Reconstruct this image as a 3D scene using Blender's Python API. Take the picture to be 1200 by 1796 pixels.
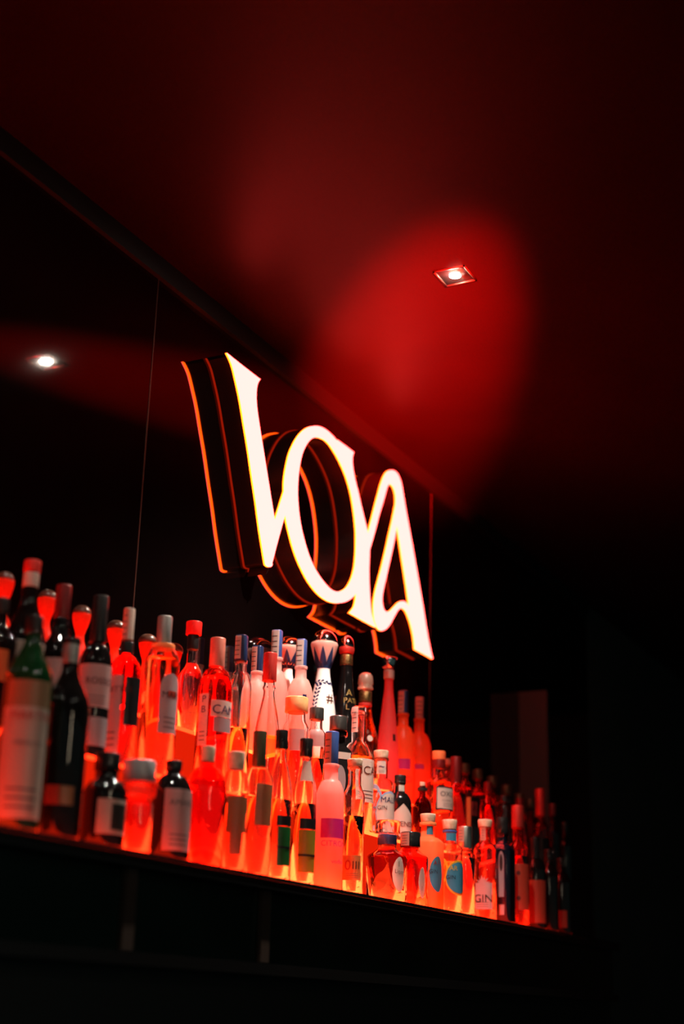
import bpy, bmesh, math, random
from mathutils import Matrix, Vector
PI = math.pi
random.seed(7)
for o in list(bpy.data.objects): bpy.data.objects.remove(o)
C = bpy.context.scene.collection
scene = bpy.context.scene

# ------------------------------------------------------------ camera
EYE = 1.6
cam_d = bpy.data.cameras.new('camera'); cam = bpy.data.objects.new('camera', cam_d); C.objects.link(cam)
right = Vector((0.45148, -0.89184, 0.02809))
up = Vector((-0.30365, -0.12396, 0.94469))
fwd = Vector((0.83902, 0.43504, 0.32677))
M = Matrix.Identity(4)
for i in range(3):
    M[i][0] = right[i]; M[i][1] = up[i]; M[i][2] = -fwd[i]
M[2][3] = EYE
cam.matrix_world = M
cam_d.sensor_fit = 'VERTICAL'; cam_d.sensor_height = 36; cam_d.lens = 2559/1796*36
cam_d.clip_start = .05
cam_d.dof.use_dof = True; cam_d.dof.focus_distance = 3.15; cam_d.dof.aperture_fstop = 1.7
scene.camera = cam
# ------------------------------------------------------------ view and world
vs = scene.view_settings
scene.display_settings.display_device = 'sRGB'
vs.view_transform = 'Standard'; vs.look = 'None'; vs.gamma = 1; vs.use_curve_mapping = False; vs.exposure = 0
scene.cycles.max_bounces = 22; scene.cycles.transmission_bounces = 20; scene.cycles.glossy_bounces = 8
scene.cycles.diffuse_bounces = 4; scene.cycles.transparent_max_bounces = 12
scene.cycles.caustics_reflective = True; scene.cycles.caustics_refractive = True
scene.cycles.sample_clamp_indirect = 60
W = bpy.data.worlds.new('world'); scene.world = W; W.use_nodes = True
W.node_tree.nodes['Background'].inputs[0].default_value = (.35, .6, .55, 1)
W.node_tree.nodes['Background'].inputs[1].default_value = .07

CEIL = EYE + 1.575
WALL = 1.70

# ------------------------------------------------------------ seen and assumed lamps of the room, and an added red spot
def spot(loc, power, size=100, col=(1, .86, .74), aim=None):
    l = bpy.data.lights.new('spot_light', 'SPOT'); l.energy = power; l.spot_size = math.radians(size); l.spot_blend = .6
    l.shadow_soft_size = .014; l.color = col
    o = bpy.data.objects.new('spot_light', l); o.location = loc
    d = (Vector(aim) - Vector(loc)) if aim else Vector((0, 0, -1))
    o.rotation_euler = d.to_track_quat('-Z', 'Y').to_euler()
    C.objects.link(o); return o
LAMPS = [(2.695, 1.13), (1.55, 1.13), (.45, 1.13), (1.9, -.3), (.9, -.3)]  # only the first lamp is seen; the rest are assumed for bottle highlights
for i, p in enumerate((165, 18, 8, 8, 6)):
    spot((LAMPS[i][0], LAMPS[i][1], CEIL - .005), p, 104)

# added red spot out of view, makes the ceiling glow in front of the sign
ADDED_RED = (1.0, .1, EYE + .9)
l = spot(ADDED_RED, 19000, 14.5, (1, .006, .003), (3.16, 1.45, CEIL)); l.data.spot_blend = 1; l.data.shadow_soft_size = .03

# ------------------------------------------------------------ materials
MATS = {}
def pbsdf(name, base, rough=.5, **kw):
    if name in MATS: return MATS[name]
    m = bpy.data.materials.new(name); m.use_nodes = True
    b = m.node_tree.nodes['Principled BSDF']
    b.inputs['Base Color'].default_value = (*base, 1); b.inputs['Roughness'].default_value = rough
    for k, v in kw.items():
        k = k.replace('_', ' ')
        inp = b.inputs[k]
        inp.default_value = (*v, 1) if isinstance(v, tuple) and len(v) == 3 else v
    MATS[name] = m; return m
def add_noise(m, c1, c2, scale=30, bump=0, rough=None):
    nt = m.node_tree; b = nt.nodes['Principled BSDF']
    tc = nt.nodes.new('ShaderNodeTexCoord'); n = nt.nodes.new('ShaderNodeTexNoise'); n.inputs['Scale'].default_value = scale
    n.inputs['Detail'].default_value = 5
    nt.links.new(tc.outputs['Object'], n.inputs['Vector'])
    r = nt.nodes.new('ShaderNodeValToRGB'); r.color_ramp.elements[0].position = .35; r.color_ramp.elements[1].position = .7
    r.color_ramp.elements[0].color = (*c1, 1); r.color_ramp.elements[1].color = (*c2, 1)
    nt.links.new(n.outputs['Fac'], r.inputs['Fac']); nt.links.new(r.outputs['Color'], b.inputs['Base Color'])
    if bump:
        bp = nt.nodes.new('ShaderNodeBump'); bp.inputs['Strength'].default_value = bump; bp.inputs['Distance'].default_value = .002
        nt.links.new(n.outputs['Fac'], bp.inputs['Height']); nt.links.new(bp.outputs['Normal'], b.inputs['Normal'])
    if rough:
        mr = nt.nodes.new('ShaderNodeMapRange'); mr.inputs['To Min'].default_value = rough[0]; mr.inputs['To Max'].default_value = rough[1]
        nt.links.new(n.outputs['Fac'], mr.inputs['Value']); nt.links.new(mr.outputs['Result'], b.inputs['Roughness'])
    return m
def emis(name, col, s):
    if name in MATS: return MATS[name]
    m = bpy.data.materials.new(name); m.use_nodes = True; nt = m.node_tree; nt.nodes.clear()
    e = nt.nodes.new('ShaderNodeEmission'); o = nt.nodes.new('ShaderNodeOutputMaterial')
    e.inputs[0].default_value = (*col, 1); e.inputs[1].default_value = s
    nt.links.new(e.outputs[0], o.inputs[0]); MATS[name] = m; return m
def glass(name, col, rough=0.0, ior=1.45):
    return pbsdf(name, col, rough, Transmission_Weight=1.0, IOR=ior)
def frosted(name, col, k=.75):
    """satin glass: light passes through the skin and scatters"""
    if name in MATS: return MATS[name]
    m = bpy.data.materials.new(name); m.use_nodes = True; nt = m.node_tree
    b = nt.nodes['Principled BSDF']; b.inputs['Base Color'].default_value = (*col, 1); b.inputs['Roughness'].default_value = .35
    t = nt.nodes.new('ShaderNodeBsdfTranslucent'); t.inputs[0].default_value = (*col, 1)
    mx = nt.nodes.new('ShaderNodeMixShader'); mx.inputs[0].default_value = k
    o = nt.nodes['Material Output']
    nt.links.new(b.outputs[0], mx.inputs[1]); nt.links.new(t.outputs[0], mx.inputs[2]); nt.links.new(mx.outputs[0], o.inputs[0])
    MATS[name] = m; return m
def paper(name, col): return frosted(name, tuple(c*.8 for c in col), .33)
PAPER = dict(tan_paper=(.36, .22, .12), cream_paper=(.62, .5, .42), ivory_paper=(.8, .74, .64), pink_paper=(.68, .42, .4), red_paper=(.6, .06, .03),
    brown_paper=(.36, .17, .07), amber_paper=(.6, .25, .07), grey_paper=(.42, .4, .42), black_paper=(.012, .012, .014), green_paper=(.01, .16, .03),
    yellow_green_paper=(.3, .3, .02), magenta_paper=(.5, .02, .2), wine_paper=(.2, .015, .015), blue_paper=(.06, .32, .5), yellow_paper=(.85, .5, .03),
    pale_blue_paper=(.4, .6, .85), stamp_paper=(.8, .68, .6), stamp_red=(.75, .32, .24), dark_picture=(.03, .03, .025),
    red_ink=(.45, .03, .02), grey_ink=(.12, .11, .11), wine_ink=(.12, .01, .01), magenta_ink=(.55, .02, .3), brown_ink=(.1, .03, .015), black_ink=(.01, .01, .01),
    navy_ink=(.02, .025, .12), yellow_ink=(.8, .6, .05), gold_ink=(.5, .3, .08))
GL = dict(clear_glass=(1, .97, .95), red_glass=(1, .3, .2), brown_glass=(.35, .1, .04))
LIQ = dict(red_liquid=(1, .12, .05), amber_liquid=(.95, .45, .12), orange_liquid=(1, .55, .15), dark_red_liquid=(.45, .03, .02), pink_liquid=(.95, .25, .35))
def mat(n):
    if n in MATS: return MATS[n]
    if n in PAPER: return paper(n, PAPER[n])
    if n in GL: return glass(n, GL[n])
    if n in LIQ: return glass(n, LIQ[n], 0, 1.34)
    if n == 'green_glass': return pbsdf(n, (.006, .05, .015), .08, Transmission_Weight=.3, Coat_Weight=.5)
    if n == 'black_glass': return pbsdf(n, (.006, .005, .005), .06)
    if n == 'blue_black_glass': return pbsdf(n, (.004, .006, .012), .06)
    if n == 'brown_black_glass': return pbsdf(n, (.02, .006, .004), .08)
    if n == 'white_ceramic': return pbsdf(n, (.85, .82, .78), .18)
    if n == 'frost_pink': return frosted(n, (.95, .55, .5))
    if n == 'frost_clear': return frosted(n, (.95, .66, .6))
    if n == 'frost_rose': return frosted(n, (.9, .14, .13))
    if n == 'frost_orange': return frosted(n, (1, .42, .17))
    if n == 'frost_orange_red': return frosted(n, (1, .2, .05))
    if n == 'black_plastic': return pbsdf(n, (.012, .011, .011), .25)
    if n == 'orange_plastic': return frosted(n, (.95, .35, .12), .4)
    if n == 'bright_red_plastic': return frosted(n, (.85, .03, .02), .4)
    if n == 'black_foil': return pbsdf(n, (.02, .02, .02), .35, Metallic=.5)
    if n == 'grey_foil': return pbsdf(n, (.35, .34, .32), .4, Metallic=.7)
    if n == 'grey_metal': return pbsdf(n, (.4, .37, .38), .45, Metallic=.4)
    if n == 'olive_foil': return pbsdf(n, (.09, .075, .035), .35, Metallic=.5)
    if n == 'gun_metal': return pbsdf(n, (.14, .14, .13), .3, Metallic=.8)
    if n == 'silver_metal': return pbsdf(n, (.7, .68, .62), .3, Metallic=1.0)
    if n == 'gold_foil': return add_noise(pbsdf(n, (.5, .3, .1), .3, Metallic=.9), (.12, .06, .02), (.7, .42, .16), 300, .5)
    if n == 'wine_foil': return pbsdf(n, (.18, .01, .01), .35, Metallic=.3)
    if n == 'red_foil': return pbsdf(n, (.6, .04, .03), .35, Metallic=.3)
    if n == 'red_cream_foil': return pbsdf(n, (.7, .2, .14), .4, Metallic=.2)
    if n == 'blue_foil': return pbsdf(n, (.05, .1, .32), .35, Metallic=.2)
    if n == 'navy_foil': return pbsdf(n, (.015, .03, .1), .35, Metallic=.2)
    if n == 'frost_red': return frosted(n, (1, .14, .05), .85)
    if n == 'dark_knob': return pbsdf(n, (.09, .035, .02), .3)
    if n == 'cork': return add_noise(pbsdf(n, (.62, .42, .28), .7), (.5, .32, .2), (.7, .5, .35), 90, .3)
    if n == 'orange_wood': return add_noise(pbsdf(n, (.7, .4, .15), .5), (.62, .32, .1), (.8, .5, .22), 40, .2)
    if n == 'clear_stopper': return glass(n, (1, .93, .9), .12)
    if n == 'chrome': return pbsdf(n, (.75, .72, .7), .08, Metallic=1.0)
    raise KeyError(n)

# ------------------------------------------------------------ mesh helpers
def finish(name, bm, m, parent=None, ang=.7):
    for f in bm.faces: f.smooth = ang > 0
    for e in bm.edges:
        if len(e.link_faces) == 2 and e.calc_face_angle(0) > ang: e.smooth = False
    me = bpy.data.meshes.new(name); bm.to_mesh(me); bm.free()
    if isinstance(m, str): m = mat(m)
    me.materials.append(m)
    o = bpy.data.objects.new(name, me); C.objects.link(o)
    if parent: o.parent = parent
    return o
def box(bm, x0, x1, y0, y1, z0, z1):
    v = [bm.verts.new(p) for p in [(x0,y0,z0),(x1,y0,z0),(x1,y1,z0),(x0,y1,z0),(x0,y0,z1),(x1,y0,z1),(x1,y1,z1),(x0,y1,z1)]]
    for q in [(0,3,2,1),(4,5,6,7),(0,1,5,4),(1,2,6,5),(2,3,7,6),(3,0,4,7)]: bm.faces.new([v[i] for i in q])
def boxobj(name, m, dims, parent=None, bevel=0):
    bm = bmesh.new(); box(bm, *dims); ang_ = .7 if bevel else -1
    if bevel: bmesh.ops.bevel(bm, geom=bm.edges[:], offset=bevel, segments=2, affect='EDGES')
    return finish(name, bm, m, parent, ang_)
def struct(o): o['kind'] = 'structure'; return o
def thing(name, label, cat, loc=(0, 0, 0), group=None):
    o = bpy.data.objects.new(name, None); C.objects.link(o); o.location = loc; o.empty_display_size = .05
    o['label'] = label; o['category'] = cat
    if group: o['group'] = group
    return o
def shape_r(th, n, yaw):
    if n == 2: return 1
    a = th - yaw
    return .84/(abs(math.cos(a))**n + abs(math.sin(a))**n)**(1/n)
SEG = 40
def lathe(bm, prof, n=2, yaw=0, cap0=True, cap1=True, flip=False, seg=SEG):
    rings = []
    for z, r in prof:
        rings.append([bm.verts.new((r*shape_r(2*PI*k/seg, n, yaw)*math.cos(2*PI*k/seg), r*shape_r(2*PI*k/seg, n, yaw)*math.sin(2*PI*k/seg), z)) for k in range(seg)])
    def nf(vs): bm.faces.new(vs[::-1] if flip else vs)
    for a, b in zip(rings, rings[1:]):
        for k in range(seg): nf([a[k], a[(k+1) % seg], b[(k+1) % seg], b[k]])
    if cap0: nf(rings[0][::-1])
    if cap1: nf(rings[-1])

# ------------------------------------------------------------ room shell
black_glass_wall = add_noise(pbsdf('black_glass_panel', (.006, .004, .004), .035, IOR=1.75), (.0015, .001, .001), (.003, .0015, .0015), 5, 0, (.025, .045))
ceil_m = add_noise(pbsdf('satin_dark_ceiling', (.004, .003, .003), .45, Specular_IOR_Level=.07), (.0115, .0018, .0018), (.0145, .0022, .0022), 3)
dark_m = add_noise(pbsdf('dark_plaster', (.04, .04, .04), .8), (.035, .04, .038), (.045, .048, .046), 5)
floor_m = add_noise(pbsdf('dark_floor', (.015, .013, .012), .5), (.01, .009, .009), (.02, .017, .015), 4)
trim_black = pbsdf('black_trim', (.003, .003, .003), .5)
joint_m = pbsdf('bronze_joint', (.12, .06, .045), .3, Metallic=.7)
x_edges = [-2.0, .86, 2.365, 3.872, 5.4]
for a, b in zip(x_edges, x_edges[1:]):
    struct(boxobj('wall_back', black_glass_wall, (a + .002, b - .002, WALL, WALL + .012, 0, EYE + 1.527)))
struct(boxobj('wall_back_core', dark_m, (-2, 5.4, WALL + .012, WALL + .12, 0, CEIL)))
for i, x in enumerate(x_edges[1:-1]):
    struct(boxobj('trim_%d' % (i + 2), joint_m, (x - .0018, x + .0018, WALL - .001, WALL + .0115, 0, EYE + 1.527)))
struct(boxobj('trim_1', trim_black, (-2, 5.4, WALL - .012, WALL + .012, EYE + 1.527, CEIL)))
struct(boxobj('floor', floor_m, (-2, 7.5, -4, WALL + .12, -.1, 0)))
struct(boxobj('wall_right', dark_m, (7.5, 7.6, -4, WALL + .12, 0, CEIL)))
struct(boxobj('wall_far', dark_m, (5.4, 7.5, WALL, WALL + .12, 0, CEIL)))
# ceiling with square holes for the downlights
HW = .036
bm = bmesh.new()
xs = sorted({-2.0, 7.5} | {x + s*HW for x, y in LAMPS for s in (-1, 1)}); ys = sorted({-4.0, WALL + .12} | {y + s*HW for x, y in LAMPS for s in (-1, 1)})
for a, b in zip(xs, xs[1:]):
    for c, d in zip(ys, ys[1:]):
        cx, cy = (a + b)/2, (c + d)/2
        if any(abs(cx - x) < HW and abs(cy - y) < HW for x, y in LAMPS): continue
        for z, fl in ((CEIL, 1), (CEIL + .06, 0)):
            q = [bm.verts.new(p) for p in ((a, c, z), (b, c, z), (b, d, z), (a, d, z))]
            bm.faces.new(q[::-1] if fl else q)
struct(finish('ceiling', bm, ceil_m, None, -1))
# ------------------------------------------------------------ recessed downlights, all but the first assumed and out of view
frame_m = pbsdf('downlight_frame', (.12, .07, .05), .35, Metallic=.8)
well_m = pbsdf('downlight_well', (.003, .002, .002), .5)
lamp_m = emis('lamp_glow', (1, .86, .7), 900); assumed_lamp_m = emis('assumed_lamp_glow', (1, .86, .7), 350)
for i, (x, y) in enumerate(LAMPS):
    t = thing('downlight', ['square recessed ceiling spotlight shining white beside the red glow', 'assumed square ceiling spotlight near the left, out of the picture above', 'assumed square ceiling spotlight nearest the viewer along the bar, out of view',
        'assumed square ceiling spotlight over the floor right of the viewer, out of view', 'assumed square ceiling spotlight over the floor behind the viewer, out of view'][i], 'ceiling light', (x, y, CEIL))
    bm = bmesh.new()
    for s in (-1, 1):
        box(bm, s*HW - .002, s*HW + .002, -HW - .002, HW + .002, -.003, -.0002); box(bm, -HW - .002, HW + .002, s*HW - .002, s*HW + .002, -.003, -.0002)
    finish('frame', bm, frame_m, t)
    bm = bmesh.new()
    for s in (-1, 1):
        box(bm, s*(HW - .0015) - .001, s*(HW - .0015) + .001, -HW + .0006, HW - .0006, 0, .02); box(bm, -HW + .003, HW - .003, s*(HW - .0015) - .001, s*(HW - .0015) + .001, 0, .02)
    box(bm, -HW + .001, HW - .001, -HW + .001, HW - .001, .001, .006)
    finish('housing', bm, well_m, t)
    k = 1 if i == 0 else 1.6
    bm = bmesh.new(); lathe(bm, [(-.004, .004*k), (-.003, .009*k), (-.001, .0125*k), (.0009, .0125*k)], seg=24); finish('lamp', bm, lamp_m if i == 0 else assumed_lamp_m, t)

t = thing('spotlight', 'added black can spotlight, out of view, making the red glow on the ceiling', 'spotlight', ADDED_RED)  # can and rod for the added red spot, unseen
d = (Vector((2.78, 1.42, CEIL)) - Vector(ADDED_RED)).normalized(); t.rotation_euler = d.to_track_quat('Z', 'Y').to_euler()
bm = bmesh.new(); lathe(bm, [(-.14, .03), (-.13, .04), (-.01, .045), (.02, .05)], cap1=False); finish('housing', bm, trim_black, t)
rod = bmesh.new(); box(rod, -.006, .006, -.006, .006, -.06, 0); 
o = boxobj('hanging_rod', trim_black, (-.006, .006, -.006, .006, 0, CEIL - ADDED_RED[2]), t)
o.matrix_parent_inverse = (t.rotation_euler.to_matrix().to_4x4()).inverted(); rod.free()
o.matrix_parent_inverse = Matrix.Translation(-.07*Vector((0, 0, 1))) @ (t.rotation_euler.to_matrix().to_4x4()).inverted()

# ------------------------------------------------------------ assumed slim pendant lamp over the guests' side, unseen, for the bottles' long glints
t = thing('assumed_pendant_lamp', 'assumed slim vertical tube pendant lamp hanging over the guest side, outside the picture, for long bottle glints', 'lamp', (1.3, .15, CEIL))
bm = bmesh.new(); lathe(bm, [(-.052, .03), (-.001, .03)], seg=24); finish('canopy', bm, trim_black, t)
bm = bmesh.new(); lathe(bm, [(-.81, .0015), (-.0525, .0015)], seg=8); finish('cord', bm, trim_black, t)
bm = bmesh.new(); lathe(bm, [(-1.22, .007), (-.82, .007)], seg=16); finish('glowing_tube', bm, emis('assumed_tube_glow', (1, .8, .55), 55), t)
bm = bmesh.new(); lathe(bm, [(-.8195, .009), (-.8105, .009)], seg=16); finish('tube_cap', bm, trim_black, t)

# ------------------------------------------------------------ back bar with lit tiers
Z0 = EYE + .2354; Z1 = EYE + .39; Z2 = EYE + .52
counter_m = pbsdf('black_counter', (.006, .006, .006), .25)
apron_m = add_noise(pbsdf('dark_green_glass_panel', (.004, .012, .011), .12), (.003, .01, .009), (.006, .016, .014), 6)
post_m = pbsdf('brown_post', (.03, .018, .013), .45)
bar = thing('back_bar', 'long black back bar whose lit top carries the front bottle row', 'bar shelf', (2.6, 1.5, 0))
tier2 = thing('shelf_step', 'middle black step of the bottle shelf with red glowing front', 'shelf', (2.6, 1.57, Z0))
tier3 = thing('shelf_step', 'topmost black step of the bottle shelf along the mirror wall', 'shelf', (2.6, 1.63, Z1))
def bpart(name, m, d, bevel=0, root=None):
    root = root or bar
    o = boxobj(name, m, d, None, bevel); o.data.transform(Matrix.Translation(-root.location)); o.parent = root; return o
XL, XR = .9, 4.5
bpart('shelf_board', counter_m, (XL, XR, 1.338, WALL - .002, Z0 - .024, Z0 - .007), .002)
bpart('front_rail', counter_m, (XL, XR, 1.336, 1.343, Z0 - .0068, Z0 - .0005))
bpart('apron', apron_m, (XL, XR, 1.362, 1.372, EYE + .086, Z0 - .0245))
bpart('lower_board', counter_m, (XL, XR, 1.345, WALL - .002, EYE + .066, EYE + .0855))
bpart('base_cabinet', pbsdf('cabinet_black', (.008, .01, .01), .5), (XL, XR, 1.372, WALL - .002, 0, EYE + .0655))
for x in (1.935, 2.36):
    bpart('post', post_m, (x - .016, x + .016, 1.352, 1.3615, EYE + .0865, Z0 - .0245), .001)
bpart('core', counter_m, (XL, XR, 1.4535, WALL - .002, Z0 + .0002, Z1 - .0075), 0, tier2)
bpart('core', counter_m, (XL, XR, 1.5635, WALL - .002, Z1 + .0002, Z2 - .0075), 0, tier3)
SECT = [(.9, 1.6, 7), (1.6, 2.1, 7), (2.1, 2.4, 9), (2.4, 2.9, 13), (2.9, 3.4, 10), (3.4, 3.72, 6), (3.72, 4.0, 3), (4.0, 4.2, .8), (4.2, 4.5, 0)]
for a, b, s in SECT:
    g = .05 if s > 9.5 else .02
    m = emis('red_light_panel_%g' % s, (1, g, g*.18), s) if s else counter_m
    mr = emis('red_light_riser_%g' % s, (1, .018, .002), min(s, 6)*.13) if s else counter_m
    a += .0008; b -= .0008
    bpart('light_panel' if s else 'dark_panel', m, (a, b, 1.3432, WALL - .002, Z0 - .0067, Z0))
    bpart('light_panel' if s else 'dark_panel', mr, (a, b, 1.4448, 1.4532, Z0 + .0003, Z1 - .0073), 0, tier2)
    bpart('light_panel' if s else 'dark_panel', m, (a, b, 1.4448, WALL - .002, Z1 - .007, Z1), 0, tier2)
    bpart('light_panel' if s else 'dark_panel', mr, (a, b, 1.5548, 1.5632, Z1 + .0003, Z2 - .0073), 0, tier3)
    bpart('light_panel' if s else 'dark_panel', m, (a, b, 1.5548, WALL - .002, Z2 - .007, Z2), 0, tier3)
pp = boxobj('partition_panel', pbsdf('grey_board', (.05, .045, .04), .6), (4.62, 4.64, 1.6, WALL - .001, 0, EYE + 1.06), None, .001)
pp['label'] = 'plain dark grey upright end panel behind the last bottles on the right'; pp['category'] = 'panel'

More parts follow.
